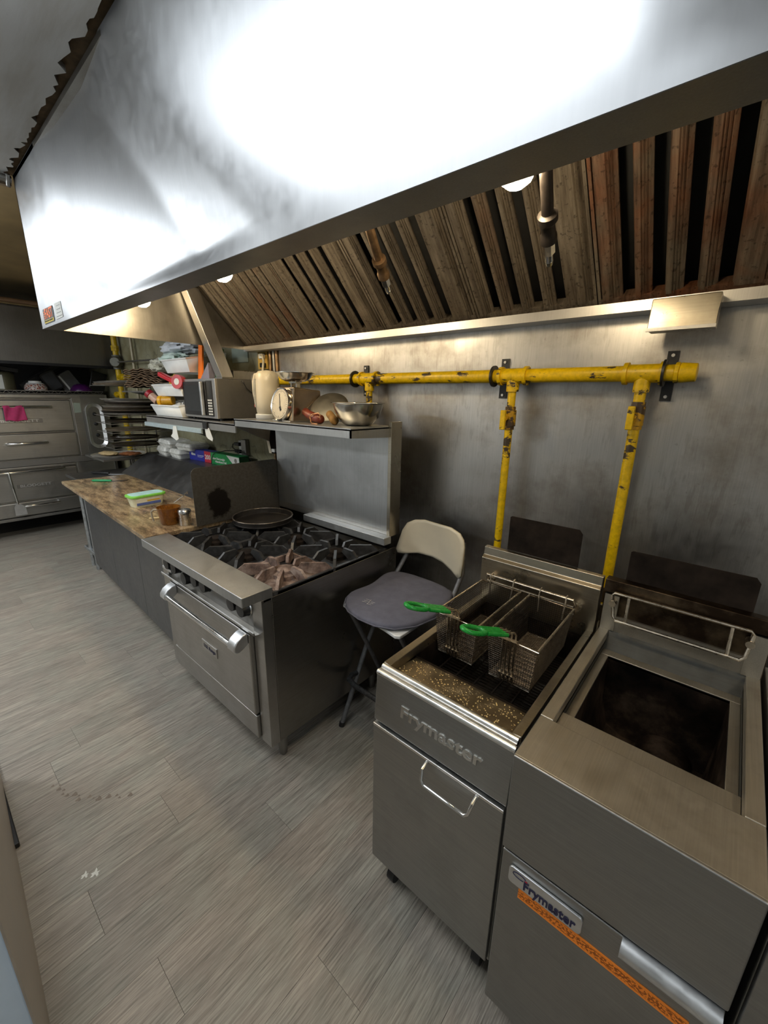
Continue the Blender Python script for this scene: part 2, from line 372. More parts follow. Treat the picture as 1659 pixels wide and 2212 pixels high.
# ceiling light fixtures (behind and beside the photographer)
em, nt, bs = newmat('lit_diffuser'); bs.inputs['Base Color'].default_value = (.9,.9,.9,1)
f_ = nz(nt, coords(nt), 60, 2); nt.links.new(ramp(nt, f_, [(.3,(.86,.93,1,1)),(.7,(.92,.97,1,1))]), bs.inputs['Emission Color']); bs.inputs['Emission Strength'].default_value = 4.7
for k, (lx, ly, wt) in enumerate(LAMPS):
    t = thing('ceiling_light', ['white fluorescent ceiling fixture over the aisle beside the stool', 'white fluorescent ceiling fixture over the granite counter aisle', 'white fluorescent ceiling fixture nearest the deck oven', 'white fluorescent ceiling fixture behind the photographer', 'white fluorescent ceiling fixture on the far side of the aisle'][k], 'light', (lx, ly, CEIL-.15))
    MB().box(lx-.62, lx+.62, ly-.31, ly+.31, CEIL-.03, CEIL).build('housing', M['white_plastic'], t)
    MB().box(lx-.60, lx+.60, ly-.30, ly+.30, CEIL-.150, CEIL-.03).build('diffuser', em, t)

# ------------------------------------------------------------------ exhaust hood
HX0, HX1, HY, HZ = -2.935, 1.62, .60, 2.01
hood = thing('range_hood', 'long stainless steel exhaust hood above the range and fryers', 'hood', (-.6, 1.2, HZ))
KA, KR = -.13, .075
def hood_pt(u, v):
    x = HX0+(HX1-HX0)*u; z = HZ-.0035+(CEIL-HZ+.0035)*v
    return (x, HY+band_dents(x, z), z)
def sm(a, b, t): t = max(0, min(1, (t-a)/(b-a))); return t*t*(3-2*t)
def band_dents(x, z):
    # shallow dents and a tilted end, shaped to place bright and dark reflection bands
    h = .003*noise.noise(Vector((x*1.3, z*1.7, 3)))
    d = (x+1.665)*.66+(z-2.728)*.751
    if d < 0: h += KA*(-min(-d, .20)) - KA*(-.20)*min(max(-d-.20,0)/1.15, 1)
    e = (x+2.683)*.447+(z-2.41)*.894
    h += .006*math.exp(-(e/.035)**2)*sm(-2.9,-2.7,x)*(1-sm(-1.9,-1.6,x))
    if x > -.16: h += KR*min(x+.16, .40)
    return h*sm(HZ, HZ+.045, z)*sm(-2.50,-2.20,x)
MB().grid(hood_pt, 220, 36).build('front_panel', M['hood'], hood, sharp=60)
lip = MB().box(HX0, HX1, .686, .69, HZ, HZ+.035)
lip.grid(lambda u, v: (HX0+(HX1-HX0)*u, HY-.001+band_dents(HX0+(HX1-HX0)*u, HZ) if v < .5 else .69, HZ-(.003 if v < .5 else 0)), 220, 1)
lip.build('front_lip', M['steel_dark'], hood)
MB().box(HX0, HX0+.008, HY, 1.885, HZ, CEIL).build('end_panel', M['hood_in'], hood)
MB().box(HX1-.008, HX1, HY, 1.885, HZ, CEIL).build('end_panel', M['hood_in'], hood)
MB().box(HX0, HX1, HY, 1.885, CEIL-.02, CEIL-.002).build('top_panel', M['hood_in'], hood)
MB().prism([(1.885,1.995),(1.785,1.995),(1.785,2.03),(1.793,2.03),(1.793,2.003),(1.885,2.003)], 'x', HX0+.008, HX1).build('grease_gutter', M['steel'], hood)
# black sheet behind the filters, standing in for shade in the slots
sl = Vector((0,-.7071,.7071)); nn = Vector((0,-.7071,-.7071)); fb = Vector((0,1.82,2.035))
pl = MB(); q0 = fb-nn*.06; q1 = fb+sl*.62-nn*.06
pl.add([(HX0+.01,q0.y,q0.z),(HX1-.01,q0.y,q0.z),(HX1-.01,q1.y,q1.z),(HX0+.01,q1.y,q1.z)], [(0,1,2,3)]).build('plenum_shade', M['dark_hole'], hood, solid=.004)
b = MB(); q2 = fb+sl*.62; b.box(HX0+.01, HX1-.01, q2.y-.03, q2.y+.06, q2.z, q2.z+.03).build('filter_rail', M['hood_in'], hood)
# lamps in the hood
bulb, nt, bs = newmat('warm_lit_glass'); bs.inputs['Base Color'].default_value = (1,.9,.7,1)
f_ = nz(nt, coords(nt), 20, 2); nt.links.new(ramp(nt, f_, [(.3,(1,.77,.47,1)),(.7,(1,.82,.54,1))]), bs.inputs['Emission Color']); bs.inputs['Emission Strength'].default_value = 140
for hx in (-.485, -1.76, -2.62, .95):
    l = MB().cyl((hx,1.0,2.245),(hx,1.0,2.29),.055,.05,20).cyl((hx,1.0,2.29),(hx,1.0,CEIL-.02),.012,n=12).build('lamp_socket', M['steel_dark'], hood)
    MB().lathe([(.0,2.14),(.018,2.143),(.034,2.155),(.043,2.175),(.045,2.20),(.045,2.244),(.0,2.2445)], (hx,1.0,0), 24).build('lamp_glass', bulb, l, label='lit warm glass jar')
# stickers on the hood's far end
FY = HY-.0005
st = MB().plate(rrect(.196,.070,.008), (-2.755, FY, 2.057), (1,0,0), (0,0,1), .0015).build('sticker', M['black'], hood, label='black sticker with orange lettering')
M['flame'] = plain('orange_print', srgb(255,112,32), .5, 0, .2, 12); M['sticker_yellow'] = plain('yellow_print', srgb(236,208,60), .5)
text('FAST', .062, (-2.74, FY-.0022, 2.065), (1,0,0), (0,0,1), M['flame'], st, 'lettering', width=.15, bold=.0015)
for k in range(4): MB().box(-2.846, -2.822, FY-.0024, FY-.001, 2.046+k*.010, 2.049+k*.010).build('speed_line', M['flame'], st)
MB().box(-2.845, -2.665, FY-.0022, FY-.001, 2.026, 2.039).build('sticker_band', M['sticker_yellow'], st)
text('KITCHEN SERVICE', .010, (-2.755, FY-.0032, 2.033), (1,0,0), (0,0,1), M['black'], st, 'lettering', width=.16)
sg = MB().plate([(-.058,-.034),(.06,-.032),(.055,.034),(-.056,.036)], (-2.562, FY, 2.058), (1,0,0), (0,0,1), .0012).build('sticker', M['paper'], hood, label='worn white service label')
for k in range(4): MB().box(-2.605+.006*k, -2.515-.004*k, FY-.0022, FY-.001, 2.034+k*.015, 2.036+k*.015).build('printed_line', M['steel_dark'], sg)

# baffle filters, each one lifts out
FW = .505
fnames = ['first from the far left end, in shade', 'second from the far left end', 'third from the far left end', 'fourth from the left, behind the brass nozzle', 'behind the lit hood lamp and black nozzle', 'reddish, right of the black nozzle', 'at the right edge above the second fryer', 'beyond the right edge of view']
fedges = [-2.92,-2.51,-2.10,-1.55,-1.0,-.497,.006,.509,1.012]
def filt():
    t = thing('baffle_filter', '', 'filter', (0,0,0), 0, 'baffle filters in the exhaust hood')
    def bx(x0,x1,s0,s1,n0,n1,b):
        q = []
        for n in (n0,n1):
            for (x,s) in ((x0,s0),(x1,s0),(x1,s1),(x0,s1)): q.append(tuple(Vector((x,0,0))+fb+sl*s+nn*n))
        return b.add(q, [(0,1,2,3),(7,6,5,4),(0,4,5,1),(1,5,6,2),(2,6,7,3),(3,7,4,0)])
    fr = MB(); bx(.002,FW-.002,0,.03,-.03,.012,fr); bx(.002,FW-.002,.59,.62,-.03,.012,fr); bx(.002,.012,0,.62,-.03,.014,fr); bx(FW-.012,FW-.002,0,.62,-.03,.014,fr)
    fr.build('frame', M['filter'], t)
    for x0,x1 in ((.010,.082),(.118,.172),(.208,.262),(.298,.352),(.388,.495)):
        prof = [(x0,-.006),(x0+.001,.0),(x0+.007,.014),(x1-.032,.014),(x1-.029,.009),(x1-.025,.013),(x1-.021,.007),(x1-.017,.011),(x1-.013,.004),(x1-.009,.008),(x1-.001,-.001),(x1,-.006)]
        n = len(prof); q = []
        for s in (.022,.600):
            for (x,h) in prof: q.append(tuple(Vector((x,0,0))+fb+sl*s+nn*h))
        MB().add(q, [(i,(i+1)%n,n+(i+1)%n,n+i) for i in range(n)]+[tuple(range(n)),tuple(range(n,2*n))[::-1]]).build('baffle', M['filter'], t, sharp=20)
    return t
f0 = filt()
for k in range(8):
    t = f0 if k == 0 else dup(f0, (0,0,0))
    t['label'] = 'greasy steel baffle filter in the hood, ' + fnames[k]
    if k in (5,6,7):
        for c in t.children: c.material_slots[0].link = 'OBJECT'; c.material_slots[0].material = M['filter_rust']
    t.location = (fedges[k], 0, 0); t.scale = ((fedges[k+1]-fedges[k])/FW, 1, 1)

# grease cup hanging on the gutter
t = thing('grease_cup', 'oily steel grease cup hanging from the hood gutter at right', 'grease cup', (-.215, 1.74, 1.915))
MB().prism([(1.70,1.915),(1.70,1.925),(1.715,2.015),(1.783,2.015),(1.783,1.915)], 'x', -.305, -.122).build('cup', M['fryer_top'], t, bevel=.003)
MB().box(-.307,-.12,1.692,1.70,1.912,1.922).build('rim', M['steel'], t)
# fire suppression nozzles
def nozzle(tip, top, m, label, nm):
    tip, top = Vector(tip), Vector(top); d = (top-tip).normalized(); t = thing('nozzle', label, 'nozzle', tip)
    up = top + d*.20; L = lambda a: tip+d*a
    MB().tube([L(.125), up, up+Vector((0,-.02,.25))], .0145, 14).build('pipe', m, t)
    MB().lathe([(.012,0),(.021,.004),(.021,.02),(.017,.028),(.017,.052),(.020,.058),(.024,.062),(.024,.078),(.016,.082)], L(.07), 18, axis=d).build('coupling', m, t)
    MB().cyl(L(.038), L(.072), .0155, n=6).cyl(L(.012), L(.038), .0105, n=12).cyl(L(.0), L(.014), .0085, .011, n=12).build('spray_tip', M['chrome'], t)
M['brass'] = plain('greasy_brass_pipe', (.24,.15,.08,1), .4, .8, .4, 30); M['black_pipe'] = plain('greasy_black_pipe', (.03,.024,.02,1), .45, .3, .4, 40, .2)
nozzle((-.485,1.25,2.045), (-.437,1.05,2.169), M['black_pipe'], 'black suppression pipe with chrome nozzle beside the lit hood lamp', 0)
nozzle((-1.061,1.25,2.052), (-.969,1.05,2.172), M['brass'], 'brown suppression pipe with chrome nozzle under the middle filters', 1)
# clamp at the hood's far top corner
t = thing('ceiling_clamp', 'small dark metal clamp on the ceiling at the far hood corner', 'clamp', (-2.93,.57,CEIL-.06))
MB().tube([(-2.90,.575,CEIL-.012),(-2.93,.575,CEIL-.05),(-2.965,.575,CEIL-.012)], .008, 8).build('hook', M['steel_dark'], t)
MB().cyl((-2.93,.53,CEIL-.022),(-2.93,.59,CEIL-.022),.016,n=14).build('eye', M['steel_dark'], t)

# ------------------------------------------------------------------ yellow gas manifold on the steel wall
gp = thing('gas_pipe', 'chipped yellow gas pipe running along the steel wall', 'pipe', (-1.3,1.80,.95))
PZ, PY = 1.785, 1.80
MB().cyl((-2.62,PY,PZ),(-.19,PY,PZ),.0285,n=28).build('main_pipe', M['yellow'], gp)
cap = MB().cyl((-.215,PY,PZ),(-.20,PY,PZ),.036,n=8).cyl((-.20,PY,PZ),(-.15,PY,PZ),.034,.030,n=20); cap.build('end_cap', M['yellow'], gp, bevel=.004)
for k, tx in enumerate((-.307,-.801,-1.662)):
    te = MB().cyl((tx-.062,PY,PZ),(tx+.062,PY,PZ),.0325,n=24)
    for sgn in (-1,1): te.cyl((tx+sgn*.064,PY,PZ),(tx+sgn*.05,PY,PZ),.0395,n=24)
    te.cyl((tx,PY,PZ),(tx,PY,PZ-.062),.027,n=20).cyl((tx,PY,PZ-.05),(tx,PY,PZ-.066),.0235,.026,n=20); te.build('tee', M['yellow'], gp)
    if k < 2:
        dr = MB().cyl((tx,PY,PZ-.06),(tx,PY,.62),.0175 if k else .0195,n=20); dr.build('drop_pipe', M['yellow'], gp)
        vz = 1.635 if k == 0 else 1.605
        v = MB().cyl((tx,PY,vz-.05),(tx,PY,vz-.03),.024,n=8).cyl((tx,PY,vz+.03),(tx,PY,vz+.05),.024,n=8).cyl((tx,PY,vz-.035),(tx,PY,vz+.035),.027,n=16).cyl((tx,PY-.045,vz),(tx,PY,vz),.010,n=10).build('valve', M['rust_valve'], gp)
        MB().box(tx-.022,tx+.002,PY-.056,PY-.040,vz-.050,vz+.035).build('valve_handle', M['yellow'], v, bevel=.004)
    else:
        MB().cyl((tx,PY,PZ-.06),(tx,PY,1.2),.0175,n=20).build('drop_pipe', M['yellow'], gp)
for bx_, rx in ((-.238,-.245),(-.884,-.893),(-1.766,-1.775)):
    b = MB().box(bx_-.018,bx_+.018,Y1-.018,Y1-.010,1.69,1.865).build('wall_bracket', M['black'], gp)
    for z in (1.705,1.85): MB().cyl((bx_,Y1-.024,z),(bx_,Y1-.018,z),.006,n=8).build('bolt', M['steel'], b)
    MB().lathe([(.028,-.004),(.046,-.004),(.046,.004),(.028,.004)], (rx,PY,PZ), 24, axis=(1,0,0)).cyl((rx,PY,PZ),(bx_,Y1-.012,PZ),.008,n=8).build('clamp_ring', M['black'], b)
# ------------------------------------------------------------------ fryers
def mat_crumbs():
    m, nt, bs = newmat('crumb_covered_steel'); v = coords(nt); n = nz(nt, v, 190, 3, .7); k = nz(nt, v, 14, 4)
    mu = N(nt,'ShaderNodeMath', operation='MULTIPLY'); nt.links.new(n, mu.inputs[0]); nt.links.new(k, mu.inputs[1])
    c = mix(nt, ramp(nt, mu.outputs[0], [(.35,0.0),(.365,1.0)]), ramp(nt, k, [(.3,(.13,.09,.045,1)),(.7,(.27,.20,.11,1))]), (.52,.38,.18,1))
    nt.links.new(c, bs.inputs['Base Color']); nt.links.new(ramp(nt, mu.outputs[0], [(.32,.75),(.35,0.0)]), bs.inputs['Metallic']); bs.inputs['Roughness'].default_value = .33
    return m
def mat_vat():
    m, nt, bs = newmat('burnt_vat_steel'); v = coords(nt); n = nz(nt, v, 7, 6, .65); r = nz(nt, coords(nt,(6,6,1)), 6, 4)
    c = ramp(nt, n, [(.36,(.008,.007,.007,1)),(.52,(.035,.024,.018,1)),(.66,(.12,.085,.06,1)),(.8,(.25,.2,.15,1))])
    nt.links.new(c, bs.inputs['Base Color']); bs.inputs['Metallic'].default_value = .7; nt.links.new(ramp(nt, r, [(.3,.32),(.7,.5)]), bs.inputs['Roughness']); return m
def mat_scribble():
    m, nt, bs = newmat('orange_notice_tape'); v = coords(nt); n = nz(nt, coords(nt,(1,1,1.4)), 190, 2, .5)
    sx_ = N(nt,'ShaderNodeSeparateXYZ'); nt.links.new(v, sx_.inputs[0])
    ab = N(nt,'ShaderNodeMath', operation='ABSOLUTE'); nt.links.new(sx_.outputs['Z'], ab.inputs[0])
    inside = ramp(nt, ab.outputs[0], [(.0085,1.0),(.0105,0.0)])
    f = mix(nt, 1.0, ramp(nt, n, [(.47,0.0),(.5,1.0)]), inside, 'MULTIPLY')
    nt.links.new(mix(nt, f, srgb(246,138,40), srgb(150,74,4)), bs.inputs['Base Color']); bs.inputs['Roughness'].default_value = .5; return m
M['crumbs'] = mat_crumbs(); M['vat'] = mat_vat(); M['tape'] = mat_scribble()
M['greasy'] = steel('greasy_brown_steel', (.15,.11,.07,1), .42, 'x', .9, (.020,.012,.008,1), 9, lo=.32, hi=.56)
M['greasy2'] = steel('dull_tank_wall_steel', (.085,.085,.078,1), .62, 'x', .5, (.05,.045,.035,1), 9)
M['oil'] = plain('dark_fryer_oil', (.012,.009,.006,1), .12, 0, .3, 12)
M['emboss'] = plain('polished_letter_steel', (.80,.79,.76,1), .32, 1, .06, 40)
M['navy'] = plain('navy_print', (.012,.012,.05,1), .4)

fx0, fx1, fyf, fyb = -.700, -.262, .788, 1.46
F1 = thing('deep_fryer', 'stainless fryer holding two wire baskets, next to the stool', 'fryer', ((fx0+fx1)/2, 1.15, 0))
MB().box(fx0,fx0+.012,.80,1.60,.15,.885).box(fx1-.012,fx1,.80,1.60,.15,.885).box(fx0,fx1,1.585,1.60,.15,.95).box(fx0,fx1,.80,1.60,.14,.152).build('cabinet', M['fryer'], F1)
MB().prism([(.788,.722),(.80,.722),(.812,.882),(.800,.882)], 'x', fx0, fx1).build('control_panel', M['fryer'], F1, bevel=.003)
MB().box(fx0+.003,fx1-.003,.782,.80,.155,.712).build('door', M['fryer'], F1, bevel=.003)
MB().box(fx0+.003,fx1-.003,.781,.80,.705,.714).build('door_edge', M['emboss'], F1, bevel=.002)
h = MB().tube([(-.492,.784,.706),(-.492,.757,.699),(-.487,.748,.672),(-.477,.746,.662),(-.352,.746,.662),(-.342,.748,.672),(-.337,.757,.699),(-.337,.784,.706)], .0048, 10)
h.build('handle', M['chrome'], F1)
# rolled double front rim, side rails
MB().cyl((fx0,.806,.884),(fx1,.806,.884),.009,n=14).cyl((fx0+.003,.826,.893),(fx1-.003,.826,.893),.010,n=14).box(fx0+.003,fx1-.003,.806,.830,.874,.894).build('front_rim', M['emboss'], F1)
for a, b_ in ((fx0, fx0+.030), (fx1-.030, fx1)):
    o_, i_ = (a, b_) if a == fx0 else (b_, a)
    MB().prism([(o_,.885),(o_,.903),(i_-(.006 if a==fx0 else -.006),.900),(i_,.880),(i_,.872)], 'y', .832, 1.46).build('side_rail', M['fryer_top'], F1, bevel=.002)
ix0, ix1 = fx0+.030, fx1-.030
MB().add([(ix0,.835,.882),(ix1,.835,.882),(ix1,.958,.866),(ix0,.958,.866),(ix0,.835,.872),(ix1,.835,.872),(ix1,.958,.852),(ix0,.958,.852)], [(0,1,2,3),(7,6,5,4),(0,4,5,1),(1,5,6,2),(2,6,7,3),(3,7,4,0)]).build('drain_tray', M['crumbs'], F1)
rnd = random.Random(4)
cr = MB()
for k in range(260):
    x, y = rnd.uniform(ix0+.005, ix1-.005), rnd.uniform(.845,.95); z = .882-(y-.835)*.130; s = rnd.uniform(.0010,.0028)
    cr.obox((x,y,z+s*.3), (s*1.3,s,s*.8), (rnd.random(),rnd.random(),rnd.random()*3))
M['crumb'] = plain('golden_batter_crumbs', srgb(228,196,128), .7, 0, .2, 90)
c_ = cr.build('crumbs', M['crumb'], F1); c_['kind'] = 'stuff'
v = MB()   # open tank
for (p, q) in (((ix0,.958),(ix0,1.45)), ((ix0,1.45),(ix1,1.45)), ((ix1,1.45),(ix1,.958)), ((ix1,.958),(ix0,.958))):
    v.add([(p[0],p[1],.874),(q[0],q[1],.874),(q[0],q[1],.60),(p[0],p[1],.60)], [(0,1,2,3)])
v.add([(ix0,.958,.60),(ix1,.958,.60),(ix1,1.45,.60),(ix0,1.45,.60)], [(0,1,2,3)]); v.build('tank', M['vat'], F1)
MB().box(ix0+.002,ix1-.002,.960,1.448,.60,.742).build('oil', M['oil'], F1)
rk = MB()
for k in range(31): rk.bar((ix0+.01,.968+k*.0155,.765),(ix1-.01,.968+k*.0155,.765),.003,.003)
for k in range(6): rk.bar((ix0+.02+k*.066,.965,.770),(ix0+.02+k*.066,1.44,.770),.005,.005)
rk.build('basket_rack', M['soot'], F1)
MB().prism([(1.452,.872),(1.447,1.066),(1.462,1.076),(1.466,1.108),(1.490,1.108),(1.490,.872)], 'x', fx0-.006, fx1+.002).build('flue_riser', M['fryer_top'], F1, bevel=.003)
hb = MB().tube([(-.653,1.452,.985),(-.653,1.41,1.0),(-.652,1.402,1.022),(-.33,1.402,1.022),(-.322,1.41,1.0),(-.322,1.425,.958),(-.335,1.43,.950)], .0055, 10)
hb.tube([(-.652,1.405,.995),(-.326,1.405,.995)], .0035, 8).cyl((-.653,1.455,.985),(-.653,1.435,.985),.014,n=12).cyl((-.322,1.455,.985),(-.322,1.425,.985),.014,n=12)
hb.build('basket_hanger', M['wire_rim'], F1)
text('Frymaster', .052, (-.468,.7935,.802), (1,0,0), (0,.075,1), M['emboss'], F1, width=.262, depth=.004, bold=.0012)
for cx in (fx0+.05, fx1-.05):
    for cy in (.86, 1.53):
        MB().cyl((cx-.014,cy,.035),(cx+.014,cy,.035),.035,n=18).box(cx-.02,cx+.02,cy-.015,cy+.015,.06,.145).build('caster', M['black'], F1)

# wire baskets
def basket(cx, label):
    t = thing('fry_basket', label, 'basket', (cx, 1.225, .85), 0, 'fry baskets on the first fryer')
    zt, zb, hw, y0, y1 = .992, .852, .078, 1.062, 1.392; bi = .012
    def P(x, y, z):   # tapered: 0..1 in each
        k = (z-zb)/(zt-zb); w_ = hw-bi*(1-k); a = y0+bi*.6*(1-k); b = y1-bi*(1-k)
        return (cx+(x*2-1)*w_, a+(b-a)*y, z)
    def ln(m_, a, b, r, n=3): m_.tube([a, b], r, n)
    ms = MB(); r = .00095
    nx, ny, nzz = 20, 42, 19
    for i in range(nx+1):
        u = i/nx
        for y in (0,1): ln(ms, P(u,y,zb), P(u,y,zt), r)
        ln(ms, P(u,0,zb), P(u,1,zb), r)
    for j in range(ny+1):
        v_ = j/ny
        for x in (0,1): ln(ms, P(x,v_,zb), P(x,v_,zt), r)
        ln(ms, P(0,v_,zb), P(1,v_,zb), r)
    for k in range(nzz+1):
        z = zb+(zt-zb)*k/nzz
        for a, b in (((0,0),(1,0)),((1,0),(1,1)),((1,1),(0,1)),((0,1),(0,0))): ln(ms, P(*a,z), P(*b,z), r*1.15)
    ms.build('wire_mesh', M['wire'], t)
    rim = MB().tube([P(0,0,zt+.002),P(1,0,zt+.002),P(1,1,zt+.002),P(0,1,zt+.002)], .0040, 8, True)
    rim.build('rim', M['wire_rim'], t)
    MB().tube([P(.02,0,zb-.004),P(.98,0,zb-.004),P(.98,1,zb-.004),P(.02,1,zb-.004)], .0026, 8, True).build('base_wire', M['wire_rim'], t)
    for x in (.22,.80): MB().tube([P(x,1,zt-.05),P(x,1,zt+.02),(P(x,1,zt)[0],1.398,zt+.034),(P(x,1,zt)[0],1.41,zt+.036),(P(x,1,zt)[0],1.414,zt+.022)], .0026, 8).build('hook', M['wire_rim'], t)
    hd = MB(); tipx = cx-.062
    for k in range(4):
        ox = (k-1.5)*.0125; b0 = cx-.006+ox
        hd.tube([(b0,y0+.004,zb-.002),(b0,y0-.006,zb+.02),(b0,y0-.006,zt+.030),(b0-.002,y0-.016,zt+.044),(b0-.012,y0-.05,zt+.052)], .0030, 6)
    hd.bar((cx-.032,y0-.009,zt+.012),(cx+.020,y0-.009,zt+.012),.007,.006).bar((cx-.032,y0-.009,zb+.03),(cx+.020,y0-.009,zb+.03),.005,.004)
    hd.build('handle_wires', M['wire_rim'], t)
    g = MB(); A = Vector((cx-.012,y0-.045,zt+.050)); B = Vector((tipx,.875,zt+.104)); d = B-A; sd = d.cross(Vector((0,0,1))).normalized()
    for k in range(4): g.tube([A+sd*(k-1.5)*.0115, A+d*.52+sd*(k-1.5)*.0115], .0062, 8)
    pts = []
    for k in range(24):
        a = 2*math.pi*k/24; s_ = .5+.24*(1-math.cos(a))+.02; w_ = .0205*abs(math.sin(a))**.7*(1 if math.sin(a) >= 0 else -1)
        pts.append(A+d*s_+sd*w_)
    g.tube(pts, .0068, 10, True)
    g.build('grip', M['green_dip'], t, label='green dipped grip with an oval hole')
    return t
basket(-.590, 'wire fry basket with green handle, the left one nearer the stool')
basket(-.398, 'wire fry basket with green handle, the right one nearer the empty fryer')

# second fryer, drained
gx0, gx1 = -.247, .176
F2 = thing('deep_fryer', 'drained fryer with an empty sooty tank and an orange taped door', 'fryer', ((gx0+gx1)/2, 1.13, 0))
MB().box(gx0,gx0+.010,.765,1.60,.13,.90).box(gx1-.010,gx1,.765,1.60,.13,.90).box(gx0,gx1,1.585,1.60,.13,.95).box(gx0,gx1,.765,1.60,.12,.132).build('cabinet', M['fryer2'], F2)
MB().box(gx0,gx1,.744,.765,.660,.930).build('control_panel', M['fryer2'], F2, bevel=.004)
MB().box(gx0,gx1,.748,.906,.916,.9305).build('top_shelf', M['fryer2_rim'], F2, bevel=.004)
MB().box(gx0+.004,gx1-.004,.758,.766,.645,.664).build('door_gap_shade', M['dark_hole'], F2)  # dark strip added so the door seam looks shaded
MB().box(gx0+.002,gx1-.002,.748,.765,.10,.650).build('door', M['fryer2'], F2, bevel=.004)
for a, b_ in ((gx0, gx0+.032), (gx1-.032, gx1)): MB().box(a,b_,.906,1.47,.895,.930).build('side_rail', M['fryer2_rim'], F2, bevel=.003)
jx0, jx1 = gx0+.032, gx1-.032
v = MB().box(jx0,jx0+.024,.986,1.3755,.868,.880).box(jx1-.024,jx1,.986,1.3755,.868,.880).box(jx0,jx1,1.376,1.412,.868,.880).box(jx0,jx1,.906,.985,.892,.904)
v.build('tank_ledge', M['fryer2_rim'], F2, bevel=.002)
MB().box(jx0-.002,jx0,.906,1.47,.86,.905).box(jx1,jx1+.002,.906,1.47,.86,.905).prism([(1.410,.876),(1.47,.945),(1.475,.945),(1.475,.868),(1.410,.868)], 'x', jx0, jx1).build('splash_wall', M['greasy2'], F2)
kx0, kx1, ky0, ky1 = jx0+.024, jx1-.024, .985, 1.376
v = MB()
prof = [(kx0,.876),(kx0+.006,.72),(kx0+.03,.63),(kx0+.075,.605)]
for k in range(9):
    a = math.pi*k/8; prof.append(((kx0+kx1)/2+.02-.075*math.cos(a)+.02, .605+.075*math.sin(a)*.9))
prof += [(kx1-.012,.605),(kx1-.004,.72),(kx1,.876)]
n_ = len(prof); v.add([(x,ky0,z) for x,z in prof]+[(x,ky1,z) for x,z in prof], [(i,i+1,n_+i+1,n_+i) for i in range(n_-1)])
v.add([(kx0,ky0,.892),(kx1,ky0,.892),(kx1,ky0,.60),(kx0,ky0,.60),(kx0,ky1,.876),(kx1,ky1,.876),(kx1,ky1,.60),(kx0,ky1,.60)], [(0,1,2,3),(7,6,5,4)])
v.build('tank', M['vat'], F2)
MB().prism([(1.462,.90),(1.470,1.062),(1.448,1.068),(1.452,1.112),(1.490,1.112),(1.490,.90)], 'x', gx0-.004, gx1+.002).build('flue_riser', M['greasy'], F2, bevel=.003)
MB().box(gx0+.002,gx0+.045,1.452,1.4655,.93,1.06).box(gx1-.045,gx1-.002,1.452,1.4655,.93,1.06).box(gx0+.03,gx1-.03,1.456,1.468,.925,.985).build('riser_face', M['fryer2_rim'], F2)
fr = MB().tube([(-.214,1.432,1.078),(.128,1.432,1.078),(.136,1.434,1.068),(.128,1.425,.998),(.118,1.42,.988),(-.198,1.42,.988),(-.208,1.425,.998),(-.220,1.434,1.068)], .0052, 8, True)
for x in (-.172,.088): fr.tube([(x,1.434,1.078),(x+.002,1.422,.988)], .0052, 8)
for x in (-.216,.132): fr.cyl((x,1.46,1.04),(x,1.424,1.04),.011,n=12)
fr.build('basket_hanger', M['wire_rim'], F2)
np_ = MB().plate(rrect(.165,.050,.010), (-.140,.7475,.600), (1,0,0), (0,0,1), .007).build('name_plate', M['satin'], F2, bevel=.0025, label='bright raised name plate')
text('Frymaster', .036, (-.127,.7395,.595), (1,0,0), (0,0,1), M['navy'], np_, width=.115, bold=.0008)
ring = MB().tube([(-.196+.013*math.cos(a)*1.2, .7400, .611+.007*math.sin(a)) for a in [R(20+k*17) for k in range(18)]], .0009, 6); ring.build('swoosh', M['navy'], np_)
MB().cyl((-.180,.7403,.609),(-.180,.7395,.609),.003,n=10).build('red_dot', M['red'], np_)
to = MB().box(-.166,.166,-.0012,0,-.0155,.0155).build('tape', M['tape'], F2, local=True, label='orange tape strip with brown print')
to.location = Vector((-.030,.7479,.5515)) - MW[F2].translation
hd = MB(); prof = []
for k in range(9):
    a = math.pi*k/8; prof.append((.752-.026*math.sin(a), .628+.022*math.cos(a)))
hd.prism(prof, 'x', .012, gx1-.004).build('door_handle', M['satin'], F2, sharp=50)
for cx in (gx0+.05, gx1-.05):
    for cy in (.86, 1.53): MB().cyl((cx,cy,.0),(cx,cy,.125),.018,.024,n=14).build('leg', M['steel_dark'], F2)
# deflector plates standing on the flues
for x0,x1,z1,lab,m_ in ((-.621,-.353,1.247,'sooty steel deflector plate standing behind the basket fryer','soot'), (-.199,.125,1.213,'blackened steel deflector plate standing behind the drained fryer','soot')):
    p = [(x0,1.108),(x1,1.108),(x1,z1-.015),(x1-.012,z1),(x0+.006,z1),(x0,z1-.004)]
    solo('deflector_plate', MB().prism([(x,z) for x,z in p], 'y', 1.4925, 1.4965), M[m_], lab, 'steel plate')
# neighbouring cabinet at the right edge
t = thing('steel_cabinet', 'plain dark steel cabinet to the right of the drained fryer', 'cabinet', (.50,1.15,0))
MB().box(.190,.80,.77,1.58,.12,.915).build('body', M['fryer2'], t, bevel=.004)
MB().box(.192,.798,.752,.77,.13,.905).build('door', M['fryer2'], t, bevel=.004)
for cx in (.24,.75):
    for cy in (.83,1.52): MB().cyl((cx,cy,0),(cx,cy,.12),.018,.024,n=14).build('leg', M['steel_dark'], t)

# ------------------------------------------------------------------ folding bar stool
S = thing('bar_stool', 'folding bar stool with cream backrest between range and fryer', 'stool', (-1.11,1.43,0))
M['stool_tube'] = plain('grey_stool_tube', (.17,.17,.175,1), .45, .4, .3, 40); M['worn_tube'] = plain('worn_footrest_tube', (.035,.035,.035,1), .6, .2, .9, 90, .4)
M['cushion'] = plain('grey_felt_cushion', srgb(98,98,110), .95, 0, .14, 22, .35); M['stitch'] = plain('pale_print', srgb(166,162,164), .8)
